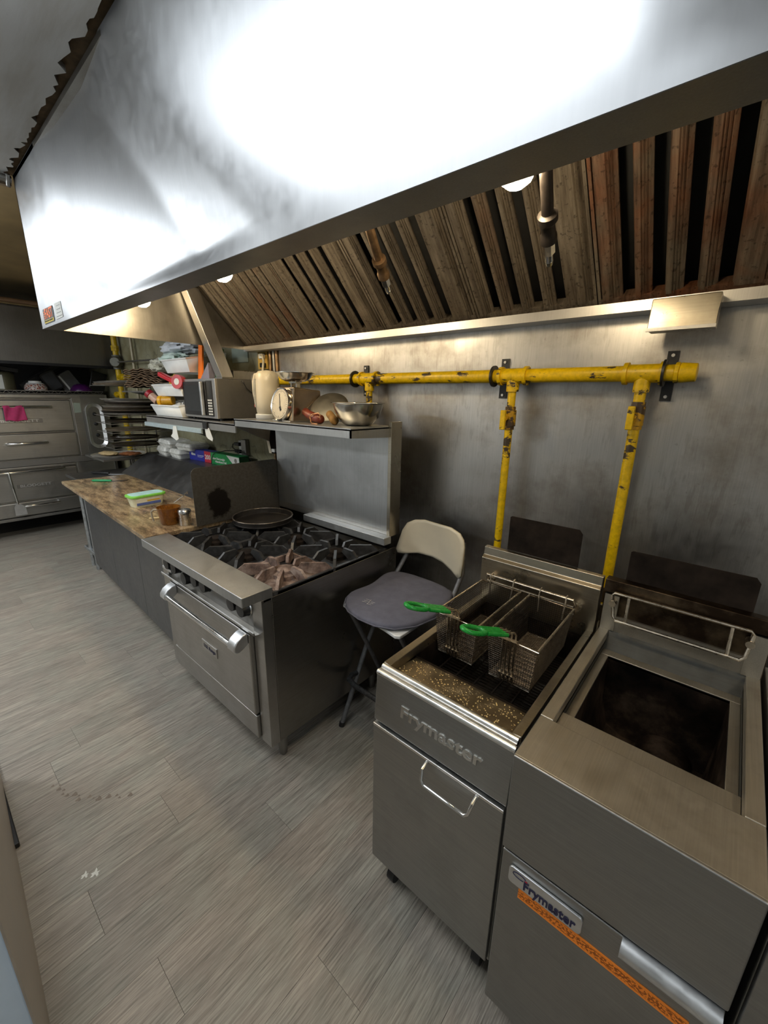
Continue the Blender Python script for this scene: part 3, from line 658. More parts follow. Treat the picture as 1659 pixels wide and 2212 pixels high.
# backrest: bent panel
bo = [(-1.330,.852),(-1.338,.875),(-1.309,.985),(-1.285,1.03),(-1.245,1.052),(-1.19,1.060),(-1.02,1.056),(-.955,1.045),(-.925,1.02),(-.915,.985),(-.918,.90),(-.926,.83),(-.938,.812),(-.955,.812),(-1.0,.832),(-1.06,.853),(-1.13,.864),(-1.22,.866),(-1.30,.850)]
def bc(x): return 1.735-.05*((x+1.125)/.2)**2
q = [(x, bc(x), z) for x,z in bo]; cxb = sum(p[0] for p in bo)/len(bo); 
bk = MB(); n_ = len(bo); L_ = 7
rows = []
for k in range(L_+1):
    f_ = k/L_; rows.append([( -1.125+(x+1.125)*f_, 0, .95+(z-.95)*f_) for x,z in bo])
vs = [(x, bc(x), z) for row in rows[1:] for (x,_,z) in row] + [(-1.125, bc(-1.125), .95)]
fs = [((k)*n_+i, k*n_+(i+1)%n_, (k+1)*n_+(i+1)%n_, (k+1)*n_+i) for k in range(L_-1) for i in range(n_)] + [(len(vs)-1, (i+1)%n_, i) for i in range(n_)]
bk.add(vs, fs).build('backrest', M['cream_plastic'], S, solid=.009)
# seat board and legs
st_ = MB().prism([(-1.29,1.22),(-1.00,1.19),(-.935,1.178),(-.915,1.19),(-.915,1.30),(-.93,1.60),(-.98,1.66),(-1.26,1.66),(-1.31,1.60),(-1.31,1.26)], 'z', .712, .728).build('seat', M['white_plastic'], S, bevel=.004)
for x, s_ in ((-1.315,1),(-.925,-1)):
    MB().tube([(x,1.225,.008),(x+.004*s_,1.42,.42),(x+.006*s_,1.605,.70),(x+.014*s_,1.722,.83),(x+.030*s_,1.748,.93),(x+.036*s_,1.752,.98)], .0125, 12).build('leg', M['stool_tube'], S)
    MB().cyl((x,1.222,0),(x,1.227,.02),.016,n=12).build('foot', M['black'], S)
    MB().tube([(x+.045*s_,1.24,.705),(x+.035*s_,1.40,.40),(x+.02*s_,1.60,.01)], .0115, 12).build('rear_leg', M['stool_tube'], S)
MB().tube([(-1.315,1.345,.262),(-1.318,1.30,.27),(-1.30,1.265,.272),(-1.24,1.25,.272),(-1.0,1.25,.272),(-.945,1.262,.272),(-.923,1.30,.27),(-.925,1.345,.262)], .0135, 12).build('footrest', M['worn_tube'], S)
MB().tube([(-1.29,1.565,.09),(-.95,1.565,.09)], .010, 10).build('cross_tube', M['stool_tube'], S)
# cushion lies on the stool
co = [(-1.300,1.250),(-1.262,1.200),(-1.20,1.165),(-1.12,1.150),(-1.03,1.155),(-.95,1.19),(-.895,1.27),(-.872,1.38),(-.875,1.48),(-.905,1.60),(-.96,1.655),(-1.03,1.675),(-1.16,1.678),(-1.27,1.668),(-1.325,1.635),(-1.338,1.58),(-1.32,1.51),(-1.302,1.44),(-1.305,1.38),(-1.322,1.31)]
cm = MB(); n_ = len(co); cxx, cyy = -1.11, 1.41; vs = []; fs = []
lay = [(.90,.729),(.985,.733),(1.0,.744),(.985,.757),(.93,.764),(.6,.768),(.25,.770)]
for k_, z in lay: vs += [(cxx+(x-cxx)*k_, cyy+(y-cyy)*k_, z) for x,y in co]
fs = [(k*n_+i, k*n_+(i+1)%n_, (k+1)*n_+(i+1)%n_, (k+1)*n_+i) for k in range(len(lay)-1) for i in range(n_)]
fs += [tuple(range(n_))[::-1], tuple(range((len(lay)-1)*n_, len(lay)*n_))]
ct = thing('seat_cushion', 'grey felt cushion lying on the folding stool', 'cushion', (-1.11,1.41,.729))
cm.add(vs, fs).build('pad', M['cushion'], ct, sub=2, sharp=80)
pp = [( cxx+(x-cxx)*1.0, cyy+(y-cyy)*1.0, .7455) for x,y in co]
MB().tube(pp, .0032, 6, True).build('piping', M['cushion'], ct)
for k_,(ox,oy,w_) in enumerate(((0,0,.022),(.0,.013,.022),(0,.026,.022),(.034,-.004,.022),(.034,.009,.022),(.034,.022,.022))):
    MB().obox((-1.178+ox,1.250+oy,.7695),(w_,.0035,.0015),(0,0,.25)).build('printed_mark', M['stitch'], ct)
MB().obox((-1.160,1.262,.7695),(.0035,.045,.0015),(0,0,.25)).build('printed_mark', M['stitch'], ct)
# ------------------------------------------------------------------ six-burner range
RX0, RX1 = -2.360, -1.355
def mat_rusty():
    m, nt, bs = newmat('heat_bleached_iron'); n = nz(nt, coords(nt), 16, 5, .65)
    nt.links.new(ramp(nt, n, [(.32,(.03,.025,.022,1)),(.48,(.20,.13,.10,1)),(.62,(.36,.27,.22,1)),(.8,(.45,.36,.29,1))]), bs.inputs['Base Color']); bs.inputs['Roughness'].default_value = .7
    bump(nt, bs, n, .3, .003); return m
def mat_guard():
    m, nt, bs = newmat('dark_heat_stained_plate'); v = coords(nt); n = nz(nt, v, 9, 6, .7); f = nz(nt, v, 60, 3)
    gr = N(nt,'ShaderNodeTexGradient', gradient_type='SPHERICAL'); mp = N(nt,'ShaderNodeMapping'); tc = N(nt,'ShaderNodeTexCoord')
    mp.inputs['Location'].default_value = (0, 1.30, -.95); mp.inputs['Scale'].default_value = (8,9.5,8)
    nt.links.new(tc.outputs['Object'], mp.inputs['Vector']); nt.links.new(mp.outputs[0], gr.inputs['Vector'])
    a = N(nt,'ShaderNodeMath', operation='MULTIPLY_ADD'); nt.links.new(n, a.inputs[0]); a.inputs[1].default_value = 1.3; nt.links.new(gr.outputs['Fac'], a.inputs[2])
    ring = ramp(nt, a.outputs[0], [(.86,0.0),(1.02,.75),(1.2,.95),(1.5,.95)])
    base = ramp(nt, f, [(.3,(.095,.085,.07,1)),(.7,(.13,.118,.10,1))])
    nt.links.new(mix(nt, ring, base, (.010,.007,.005,1)), bs.inputs['Base Color']); bs.inputs['Metallic'].default_value = .6; bs.inputs['Roughness'].default_value = .42; return m
M['rusty'] = mat_rusty(); M['guard'] = mat_guard()
M['guard_panel'] = steel('backguard_steel', (.50,.51,.51,1), .40, 'z', .35, (.24,.24,.23,1), 5)
RG = thing('gas_range', 'six-burner stainless gas range with oven and high backguard', 'range', ((RX0+RX1)/2, 1.25, 0))
MB().box(RX0+.012,RX1-.012,.85,1.70,.13,.842).build('body', M['steel_dark'], RG)
for x in (RX0, RX1-.010): MB().box(x,x+.010,.873,1.70,.132,.874).build('side_panel', M['range_side'], RG, bevel=.002)
for x in (RX0, RX1-.075):
    MB().box(x,x+.075,.823,.872,.130,.876).build('front_post', M['range_front'], RG, bevel=.002)
MB().prism([(.738,.876),(.738,.920),(.880,.920),(.880,.862),(.832,.862),(.832,.876)], 'x', RX0-.012, RX1).build('front_ledge', M['guard_panel'], RG, bevel=.003)
MB().box(RX0+.075,RX1-.075,.838,.852,.700,.865).build('control_panel', M['range_front'], RG)
dl = MB().prism([(.796,.712),(.793,.726),(.797,.728),(.802,.714),(.842,.706),(.842,.700)], 'x', RX0+.05, RX1-.03); dl.build('drip_lip', M['steel'], RG)
dr = MB().box(RX0+.125,RX1-.079,.800,.840,.278,.695).build('oven_door', M['range_front'], RG, bevel=.005)
MB().box(RX0+.078,RX0+.122,.815,.84,.278,.695).build('door_jamb', M['range_front'], RG)
MB().box(RX0+.078,RX1-.079,.806,.84,.146,.268).build('kick_panel', M['range_front'], RG, bevel=.004)
hx0, hx1 = -2.165, -1.470
hb = MB().cyl((hx0,.748,.648),(hx1,.748,.648),.0145,n=18).build('handle_bar', M['chrome'], dr)
for x, s_ in ((hx0,-1),(hx1,1)):
    p = [(.800,.705),(.775,.700),(.748,.683),(.732,.660),(.730,.640),(.740,.628),(.755,.626),(.775,.634),(.800,.650)]
    MB().prism(p, 'x', x-.03, x+.03).build('handle_bracket', M['satin'], dr, bevel=.006)
npl = MB().box(-1.895,-1.745,.7955,.801,.430,.482).build('name_plate', M['steel'], dr, bevel=.002)
text('U.S. Range', .026, (-1.815,.7948,.455), (1,0,0), (0,0,1), M['navy'], npl, width=.115, bold=.0006)
for kx in (-2.235,-2.145,-2.03,-1.915,-1.825,-1.565,-1.485):
    kz = .795 if kx != -2.03 else .770
    k_ = MB().lathe([(.036,0),(.036,.012),(.033,.016),(.031,.042),(.0,.043)], (kx,.838,kz), 20, axis=(0,-1,0)).build('knob', M['black'], RG)
    MB().lathe([(.0362,.002),(.0385,.006),(.0362,.011)], (kx,.838,kz), 20, axis=(0,-1,0)).build('knob_ring', M['satin'], k_)
MB().box(-2.30,-2.19,.80,.838,.752,.768).build('shelf_clip', M['satin'], RG, bevel=.003)
MB().box(RX0+.002,RX1-.002,.882,1.60,.842,.852).box(RX0+.002,RX0+.014,.882,1.60,.842,.892).box(RX1-.014,RX1-.002,.882,1.60,.842,.892).build('cooktop', M['black_iron'], RG)
cols, rows = (-1.523,-1.857,-2.190), (1.065,1.395)
for ci, gx in enumerate(cols):
    for ri, gy in enumerate(rows):
        mg = M['rusty'] if (ci == 0 and ri == 0) else M['black_iron']
        g = MB(); hw, hh = .160, .158; z0 = .9015
        for (a, b_) in (((-hw,-hh),(hw,-hh)),((hw,-hh),(hw,hh)),((hw,hh),(-hw,hh)),((-hw,hh),(-hw,-hh))):
            g.bar((gx+a[0],gy+a[1],.872),(gx+b_[0],gy+b_[1],.872),.012,.030)
        for k in range(8):
            a = math.pi/4*k; d = Vector((math.cos(a),math.sin(a),0)); far = min(hw/abs(d.x) if abs(d.x) > .01 else 9, hh/abs(d.y) if abs(d.y) > .01 else 9); near = .048 if k % 2 == 0 else .062
            p0 = Vector((gx,gy,0))+d*near; p1 = Vector((gx,gy,0))+d*far; sd = Vector((-d.y,d.x,0))*.0070
            pts = []
            for sgn in (-1,1):
                for (p, z) in ((p0,.898),(p0+d*.014,.9235),(p1-d*.035,.9215),(p1,.892),(p1,.856),(p0+d*.05,.872)):
                    pts.append(p+sd*sgn+Vector((0,0,z)))
            n_ = 6; g.add(pts, [(i,(i+1)%n_,n_+(i+1)%n_,n_+i) for i in range(n_)]+[tuple(range(n_))[::-1],tuple(range(n_,2*n_))])
        g.build('grate', mg, RG, label='heat-bleached rusty grate' if mg is M['rusty'] else None)
        MB().lathe([(.055,.852),(.055,.872),(.040,.880),(.038,.892),(.016,.897),(.0,.897)], (gx,gy,0), 20, wob=lambda t,k: 1+.05*math.sin(9*t)).build('burner_head', mg if mg is M['rusty'] else M['soot'], RG)
        sp = MB().lathe([(.15,.8525),(.145,.8545),(.06,.8528)], (gx,gy,0), 24); sp.build('drip_bowl', mg if mg is M['rusty'] else M['black_iron'], RG)
bgx0 = RX0+.015
MB().box(bgx0,RX1,1.622,1.66,.955,1.502).build('backguard', M['guard_panel'], RG)
MB().box(RX1-.004,RX1+.018,1.615,1.70,.955,1.566).build('backguard_post', M['fryer_top'], RG, bevel=.002)
MB().prism([(1.6185,.945),(1.622,.985),(1.63,.985),(1.63,.94)], 'x', bgx0, RX1-.004).build('backguard_foot', M['steel'], RG)
shf = MB().box(RX0-.012,RX1-.002,1.345,1.66,1.534,1.5445).box(RX0-.012,RX1-.002,1.345,1.351,1.500,1.54).prism([(1.345,1.500),(1.345,1.54),(1.66,1.54),(1.66,1.486)], 'x', RX1-.010, RX1-.002).prism([(1.345,1.500),(1.345,1.54),(1.66,1.54),(1.66,1.486)], 'x', RX0-.012, RX0-.004)
shf.build('backguard_shelf', M['guard_panel'], RG)
for x in (RX1-.05, RX0+.05):
    for y in (.915,1.55): MB().lathe([(.014,0),(.020,.01),(.024,.06),(.026,.132)], (x,y,0), 16).build('leg', M['steel_dark'], RG)
solo('steel_bar', MB().box(-2.005,-1.328,1.560,1.618,.9215,.962), M['guard_panel'], 'loose square steel bar lying along the back of the range top', 'bar', bevel=.002)
# splash guard at the left side of the burners
p = rrect(.593,.350,.035,4)
gp_ = [(1.333+u, 1.098+v_) for u, v_ in p if v_ > -.17] ; gp_ = [(y, z) for (y, z) in gp_ if z > .97] + [(1.04,.925),(1.63,.925)]
cy_, cz_ = sum(q[0] for q in gp_)/len(gp_), 1.08
gp_.sort(key=lambda q: math.atan2(q[1]-cz_, q[0]-cy_))
solo('splash_guard', MB().prism(gp_, 'x', RX0+.006, RX0+.010), M['guard'], 'dark upright splash guard plate with a burn mark at the left burners', 'splash guard')
# pan on the back left burner
pn = thing('round_pan', 'blackened round deep pan sitting on the back left burner', 'pan', (-2.170,1.375,.9245))
M['pan_black'] = plain('blackened_pan_steel', (.030,.026,.023,1), .5, .4, .6, 14)
MB().lathe([(.0,.9245),(.172,.9245),(.178,.928),(.1805,.958),(.1775,.958),(.175,.931),(.170,.928),(.0,.928)], (-2.170,1.375,0), 56).build('pan', M['pan_black'], pn, sharp=30)
MB().tube([(-2.170+.180*math.cos(a),1.375+.180*math.sin(a),.960) for a in [2*math.pi*k/56 for k in range(56)]], .0042, 8, True).build('rolled_rim', plain('highlight_pan_rim', (.20,.17,.14,1), .35, .8, .4, 30), pn)  # rim coloured paler in place of a highlight
MB().tube([(-2.170+.1795*math.cos(a),1.375+.1795*math.sin(a),.934) for a in [2*math.pi*k/56 for k in range(56)]], .0022, 6, True).build('bead', M['highlight_rim'] if 'highlight_rim' in M else M['pan_black'], pn)

# ------------------------------------------------------------------ things on the range shelf (top 1.5445)
SZ = 1.5447
K = thing('electric_kettle', 'cream plastic jug kettle on the range shelf', 'kettle', (-2.255,1.520,SZ), R(-20))
MB().lathe([(.076,.0),(.080,.006),(.080,.026),(.074,.030)], (0,0,0), 32).build('power_base', M['white_plastic'], K, local=True)
MB().lathe([(.068,.030),(.077,.036),(.083,.09),(.083,.16),(.079,.22),(.072,.262),(.056,.280),(.0,.288)], (0,0,0), 36, sx=1.0, sy=.92).build('jug', M['cream_plastic'], K, local=True, sharp=60)
MB().tube([(-.045,-.030,.262),(-.085,-.045,.258),(-.100,-.052,.225),(-.098,-.052,.15),(-.088,-.046,.085),(-.064,-.03,.055)], [.016,.017,.018,.018,.016,.014], 12).build('handle', M['cream_plastic'], K, local=True, sharp=70)
MB().lathe([(.0,0),(.012,.001),(.012,.004),(.0,.005)], (-.103,-.062,.243), 14, axis=(-.5,-.8,.15), sy=1.6).build('thumb_button', plain('grey_button', srgb(140,140,138), .5), K, local=True)
MB().tube([(.004,-.0705,.235),(.004,-.0745,.16),(.004,-.0735,.07)], [.010,.015,.010], 10).build('water_gauge', plain('grey_gauge', srgb(176,172,160), .25), K, local=True)
MB().lathe([(.0,0),(.010,.001),(.010,.005),(.0,.006)], (-.092,-.058,.075), 12, axis=(-.5,-.8,-.1)).build('switch', M['red'], K, local=True)
MB().lathe([(.016,0),(.020,.01),(.0,.02)], (.058,.0,.252), 12, axis=(.8,0,.5)).build('spout', M['cream_plastic'], K, local=True)
M['brownish'] = plain('brown_reflection_steel', (.42,.33,.24,1), .22, 1, .25, 8)  # brown reflection put into the base colour of the steel
Q = thing('kitchen_scale', 'mechanical kitchen scale with round dial and steel weighing bowl', 'scale', (-1.965,1.51,SZ), R(-5))
MB().prism([(-.085,.0),(.120,.0),(.110,.172),(-.07,.188)], 'x', -.088, .088).xf(Matrix.Identity(4)).build('housing', M['brownish'], Q, local=True, bevel=.008)
MB().box(-.095,.095,-.105,.125,.0,.008).build('base_plate', M['steel'], Q, local=True, bevel=.003)
ax = Vector((0,-1,.18)).normalized(); dc = Vector((-.01,-.088,.092))
d0 = MB().lathe([(.0,.010),(.083,.010),(.084,.014),(.090,.016),(.092,.006),(.090,-.012),(.0,-.012)], dc, 40, axis=ax).build('dial_bezel', M['chrome'], Q, local=True)
df = MB().lathe([(.0,.012),(.082,.012),(.0825,.0105)], dc, 40, axis=ax).build('dial_face', plain('ivory_dial', srgb(226,214,190), .5, 0, .1, 30), d0, local=True)
mt = Vector((0,0,1)).rotation_difference(ax).to_matrix()
tk = MB()
for k in range(40):
    a = 2*math.pi*k/40; L_ = .012 if k % 5 == 0 else .006
    p0 = dc+mt @ Vector((.076*math.cos(a),.076*math.sin(a),.0132)); p1 = dc+mt @ Vector(((.076-L_)*math.cos(a),(.076-L_)*math.sin(a),.0132)); tk.bar(p0,p1,.0014,.0006,up=ax)
o_ = tk.build('dial_ticks', M['black'], d0, local=True); o_['kind'] = 'stuff'
MB().bar(dc+mt @ Vector((.012,-.032,.014)), dc+mt @ Vector((-.014,.058,.014)), .004, .001, up=ax).bar(dc+mt @ Vector((.018,-.034,.014)), dc+mt @ Vector((.004,-.012,.014)), .014, .001, up=ax).build('needle', M['black'], d0, local=True)
MB().box(-.03,-.022,-.012,.012,.17,.215).box(.022,.03,-.012,.012,.17,.215).box(-.035,.035,-.02,.02,.209,.217).build('bowl_support', M['steel'], Q, local=True)
MB().lathe([(.0,.217),(.055,.218),(.082,.232),(.100,.258),(.112,.264),(.112,.267),(.098,.264),(.080,.238),(.054,.223),(.0,.222)], (0,0,0), 40).build('weighing_bowl', M['chrome'], Q, local=True, sharp=50)
solo('mixing_bowl', MB().lathe([(.0,0),(.055,.0),(.075,.008),(.105,.040),(.122,.080),(.128,.106),(.139,.110),(.139,.113),(.126,.111),(.119,.084),(.102,.044),(.073,.013),(.052,.005),(.0,.005)], (-1.495,1.535,SZ), 48), plain('polished_bowl_steel', (.62,.60,.56,1), .2, 1, .06, 14), 'polished steel mixing bowl at the right end of the range shelf', 'bowl', sharp=50)
la = Vector((.35,-.62,.70)).normalized(); 
solo('pot_lid', MB().lathe([(.0,.010),(.06,.008),(.095,.001),(.105,-.002),(.108,.0),(.105,.003),(.09,.006),(.06,.012),(.0,.014)], (-1.770,1.590,1.628), 40, axis=la), plain('dull_aluminium', (.24,.23,.20,1), .5, 1, .15, 20), 'dull round pot lid leaning on the range shelf behind the sausage', 'lid')
M['sausage'] = plain('cured_sausage', srgb(124,52,34), .4, 0, .3, 30, .3); M['ginger'] = plain('root_skin', srgb(158,118,62), .7, 0, .3, 30, .4)
G = thing('sausage', 'reddish brown cured sausage with a copper wire loop on the range shelf', 'sausage', (-1.75,1.45,SZ))
MB().tube([(-1.850,1.478,SZ+.060),(-1.842,1.476,SZ+.058),(-1.79,1.462,SZ+.042),(-1.72,1.448,SZ+.028),(-1.675,1.440,SZ+.025),(-1.664,1.438,SZ+.025)], [.010,.021,.023,.025,.024,.012], 16).build('body', M['sausage'], G, sharp=80)
MB().tube([(-1.735,1.424,SZ+.014),(-1.738,1.420,SZ+.036),(-1.715,1.420,SZ+.050),(-1.672,1.425,SZ+.058),(-1.658,1.425,SZ+.045),(-1.662,1.418,SZ+.034)], .0028, 8).tube([(-1.735,1.424,SZ+.014),(-1.718,1.415,SZ+.004),(-1.660,1.405,SZ+.0035)], .0028, 8).build('wire_loop', plain('copper_wire', (.72,.38,.18,1), .3, 1), G)
solo('ginger_root', MB().tube([(-1.672,1.500,SZ+.052),(-1.666,1.496,SZ+.050),(-1.63,1.478,SZ+.038),(-1.592,1.458,SZ+.025),(-1.578,1.450,SZ+.023),(-1.574,1.448,SZ+.023)], [.010,.020,.020,.022,.0225,.014], 14), M['ginger'], 'stubby tan ginger root beside the sausage', 'ginger', sharp=80)

# ------------------------------------------------------------------ counter left of the range
ang = R(-2.165); CO = Vector((-2.39,.76,0))
def CT(u, v, z): return tuple(Matrix.Translation(CO) @ Matrix.Rotation(ang,4,'Z') @ Vector((-u,v,z)))
PC = thing('prep_cabinet', 'low dark steel cabinet with plain doors under the granite slab', 'cabinet', CO, ang)
MB().box(-1.93,-.010,.13,.70,.15,.893).build('carcass', M['counter_steel'], PC, local=True)
for a, b_ in ((-1.93,-1.265),(-1.260,-.585),(-.580,-.010)): MB().box(a,b_,.112,.128,.150,.890).build('door', M['counter_steel'], PC, local=True, bevel=.002)
MB().box(-1.91,-.03,.20,.66,.06,.15).build('plinth', M['dark_hole'], PC, local=True)
for x in (-1.85,-.95,-.06):
    for y in (.24,.60): MB().cyl((x,y,0),(x,y,.06),.02,n=12).build('foot', M['black'], PC, local=True)
SL = thing('granite_slab', 'brown veined granite worktop slab left of the range', 'worktop', CO, ang)
MB().box(-2.10,0,0,.58,.8935,.920).build('slab', M['granite'], SL, local=True, bevel=.003)
# sloping dark sheet and the ledge behind it
LG = thing('sloped_ledge', 'dark scratched steel sheet sloping from worktop up to a wall ledge', 'ledge', (-3.5,1.6,.92))
MB().prism([(1.345,.921),(1.600,1.100),(1.895,1.100),(1.895,1.094),(1.603,1.094),(1.352,.921)], 'x', -4.58, -2.372).build('sheet', M['slope_steel'], LG)
for x in (-4.5,-3.5,-2.5): MB().box(x,x+.03,1.62,1.86,.921,1.093).build('ledge_support', M['steel_dark'], LG)
CZ = .9203
# items on the granite
k = thing('paring_knife', 'green handled knife lying on the granite worktop', 'knife', (-4.22,1.11,CZ))
MB().tube([(-4.285,1.020,CZ+.010),(-4.27,1.030,CZ+.011),(-4.20,1.100,CZ+.011),(-4.165,1.135,CZ+.010)], [.006,.011,.010,.008], 10).build('handle', plain('green_knife_grip', srgb(24,150,92), .4), k)
MB().add([(-4.166,1.128,CZ+.004),(-4.12,1.205,CZ+.003),(-4.145,1.270,CZ+.002),(-4.176,1.146,CZ+.004),(-4.166,1.128,CZ+.005),(-4.12,1.205,CZ+.004),(-4.145,1.270,CZ+.003),(-4.176,1.146,CZ+.005)], [(0,1,2,3),(7,6,5,4),(0,4,5,1),(1,5,6,2),(2,6,7,3),(3,7,4,0)]).build('blade', M['steel_dark'], k)
M['tub'] = plain('cream_tub_plastic', srgb(222,220,190), .4); M['lime'] = plain('lime_green_lid', srgb(136,214,84), .35); M['lidprint'] = plain('pale_blue_lid_print', srgb(186,226,226), .4, 0, .15, 16)
k = thing('margarine_tub', 'margarine tub with lime green lid on the granite worktop', 'tub', (-3.125,1.045,CZ), R(4))
tb = []
for (sc_, z) in ((.86,0),(.99,.068)): tb += [(x*sc_, y*sc_, z) for x, y in rrect(.126,.226,.035,4)]
n_ = len(tb)//2; MB().add(tb, [(i,(i+1)%n_,n_+(i+1)%n_,n_+i) for i in range(n_)]+[tuple(range(n_))[::-1],tuple(range(n_,2*n_))]).build('tub', M['tub'], k, local=True)
ld_ = MB().prism(rrect(.140,.242,.038,5), 'z', .066, .082).build('lid', M['lime'], k, local=True, bevel=.004)
MB().prism(rrect(.112,.212,.028,5), 'z', .082, .0845).build('lid_print', M['lidprint'], ld_, local=True)
MB().box(.0605,.0625,-.09,.07,.018,.058).build('paper_label', plain('tub_label', srgb(228,224,206), .5, 0, .1, 40), k, local=True)
MB().box(.0622,.0632,-.09,.07,.014,.032).build('label_band', plain('blue_label_band', srgb(92,112,176), .5, 0, .15, 30), k, local=True)
MB().box(.0622,.0632,-.02,.065,.036,.046).build('label_print', plain('yellow_label_print', srgb(216,176,60), .5, 0, .15, 30), k, local=True)
am, nt, bs = newmat('amber_glass'); f_ = nz(nt, coords(nt), 30, 3); nt.links.new(ramp(nt, f_, [(.3,(.34,.12,.015,1)),(.7,(.46,.18,.03,1))]), bs.inputs['Base Color']); bs.inputs['Transmission Weight'].default_value = .55; bs.inputs['Roughness'].default_value = .12
k = thing('measuring_cup', 'amber glass measuring cup on the granite worktop', 'cup', (-2.545,.965,CZ), R(10))
MB().lathe([(.0,.0),(.046,.0),(.050,.006),(.064,.102),(.066,.106),(.063,.107),(.048,.010),(.0,.007)], (0,0,0), 36, wob=lambda t,k: 1+(.10*max(0,math.cos(t-.6))**8 if k in (4,5,3) else 0)).build('cup', am, k, local=True, sharp=50)
MB().lathe([(.0,.009),(.0465,.010),(.0515,.045),(.0,.046)], (0,0,0), 30).build('brown_liquid', plain('brown_sauce', srgb(92,46,14), .3, 0, .15, 20), k, local=True)
MB().tube([(-.052,-.020,.082),(-.085,-.040,.084),(-.100,-.050,.070),(-.098,-.050,.035),(-.092,-.046,.012)], [.007,.007,.0065,.006,.005], 8).build('handle', plain('clear_glass_handle', srgb(170,160,140), .15), k, local=True)
solo('spice_shaker', MB().lathe([(.0,0),(.034,0),(.036,.003),(.036,.066),(.0375,.068),(.0375,.088),(.033,.095),(.0,.099)], (-2.458,1.02,CZ), 28), plain('satin_shaker_steel', (.60,.60,.59,1), .28, 1, .1, 20), 'small steel spice shaker beside the amber cup', 'shaker', sharp=40)
solo('wooden_stick', MB().obox((-2.70,.955,CZ+.005),(.10,.022,.009),(0,0,R(60))), plain('pale_wood', srgb(214,190,140), .7, 0, .1, 30), 'short pale wooden stick behind the amber cup', 'stick', bevel=.002)
k = thing('garlic_bulb', 'small pale garlic bulb between amber cup and shaker', 'garlic', (-2.565,1.075,CZ))
for a in range(5): MB().lathe([(.0,0),(.010,.004),(.013,.018),(.006,.034),(.0,.040)], (-2.565+.012*math.cos(a*1.26),1.075+.012*math.sin(a*1.26),CZ), 8).build('clove', plain('garlic_skin', srgb(224,206,184), .7, 0, .12, 30), k)
solo('wire_utensil', MB().tube([(-3.02,1.19,CZ+.004),(-2.98,1.24,CZ+.05),(-3.0,1.285,CZ+.075),(-3.04,1.30,CZ+.05)], .004, 8), M['chrome'], 'bent chrome utensil handle behind the margarine tub', 'utensil')
# ------------------------------------------------------------------ double deck oven at the far end
OX = -6.2; OY0, OY1 = .20, 1.79
OV = thing('deck_oven', 'double deck steel pizza oven at the far end of the aisle', 'oven', (-6.65,1.0,0))
MB().box(-7.1,OX-.03,OY0,OY1,.25,1.655).build('body', M['oven_steel'], OV)
MB().box(OX-.04,OX,OY0,1.43,1.605,1.655).build('top_rail', M['oven_steel'], OV, bevel=.012, seg=3)
def rdoor(name, y0, y1, z0, z1, parent=OV, x=OX):
    return MB().box(x-.045,x,y0,y1,z0,z1).build(name, M['oven_steel'], parent, bevel=.016, seg=3)
d1 = rdoor('upper_door', OY0, 1.40, 1.225, 1.592); l1 = rdoor('upper_broiler_door', OY0, 1.405, .925, 1.215)
MB().box(OX-.05,OX-.012,OY0,OY1,.845,.915).build('middle_strip', steel('floury_strip_steel', (.26,.25,.235,1), .5, 'y', .9, (.62,.60,.56,1), 4, lo=.55, hi=.66), OV)
MB().box(OX-.04,OX,OY0,1.345,.812,.842).build('lower_rail', M['oven_steel'], OV, bevel=.01, seg=3)
d2 = rdoor('lower_door', OY0, 1.345, .445, .805); l2 = rdoor('lower_broiler_door', OY0, 1.345, .262, .435)
MB().box(OX-.05,OX+.01,OY0,1.36,.225,.258).build('bottom_edge', M['steel_dark'], OV, bevel=.004)
MB().box(OX-.04,OX-.004,1.352,OY1,.26,.84).build('lower_side_panel', M['oven_steel'], OV, bevel=.004)
MB().box(OX-.04,OX,1.412,OY1,.918,1.655).build('control_side', M['oven_steel'], OV, bevel=.004)
cp = MB().box(OX-.001,OX+.004,1.50,1.765,.935,1.635).build('control_plate', M['steel_dark'], OV)
def stad(w_, h_, n=10):
    r = w_/2; return [( r*math.cos(R(a)), h_/2-r+r*math.sin(R(a))) for a in [180*k/n for k in range(n+1)]] + [(r*math.cos(R(a)), -h_/2+r+r*math.sin(R(a))) for a in [180+180*k/n for k in range(n+1)]]
o_, i_ = stad(.190,.560), stad(.120,.475); n_ = len(o_); cy_, cz_ = 1.625, 1.275
vs = [(OX+.006,cy_+y,cz_+z) for y,z in o_] + [(OX+.030,cy_+y*.98,cz_+z*.99) for y,z in o_] + [(OX+.004,cy_+y,cz_+z) for y,z in i_]
fs = [(k*n_+i, k*n_+(i+1)%n_, (k+1)*n_+(i+1)%n_, (k+1)*n_+i) for k in range(2) for i in range(n_)]
MB().add(vs, fs).build('bezel', M['satin'], cp, sharp=50)
for z in (1.42,1.30,1.16): MB().lathe([(.022,0),(.022,.01),(.015,.02),(.0,.024)], (OX+.004,1.625,z), 16, axis=(1,0,0)).build('dial_knob', M['black'], cp)
MB().box(OX+.0,OX+.003,1.425,1.492,1.44,1.555).build('paper_sticker', M['grey_paper'], OV)
def ohandle(y0, y1, z, par):
    x = OX+.045
    MB().tube([(OX-.002,y0,z),(x-.006,y0+.008,z),(x,y0+.03,z),(x,y1-.03,z),(x-.006,y1-.008,z),(OX-.002,y1,z)], .015, 10).build('handle', M['chrome'], par)
ohandle(.30,1.205,1.512,d1); ohandle(.74,1.105,1.108,l1); ohandle(.30,1.215,.790,d2); ohandle(.70,1.105,.388,l2)
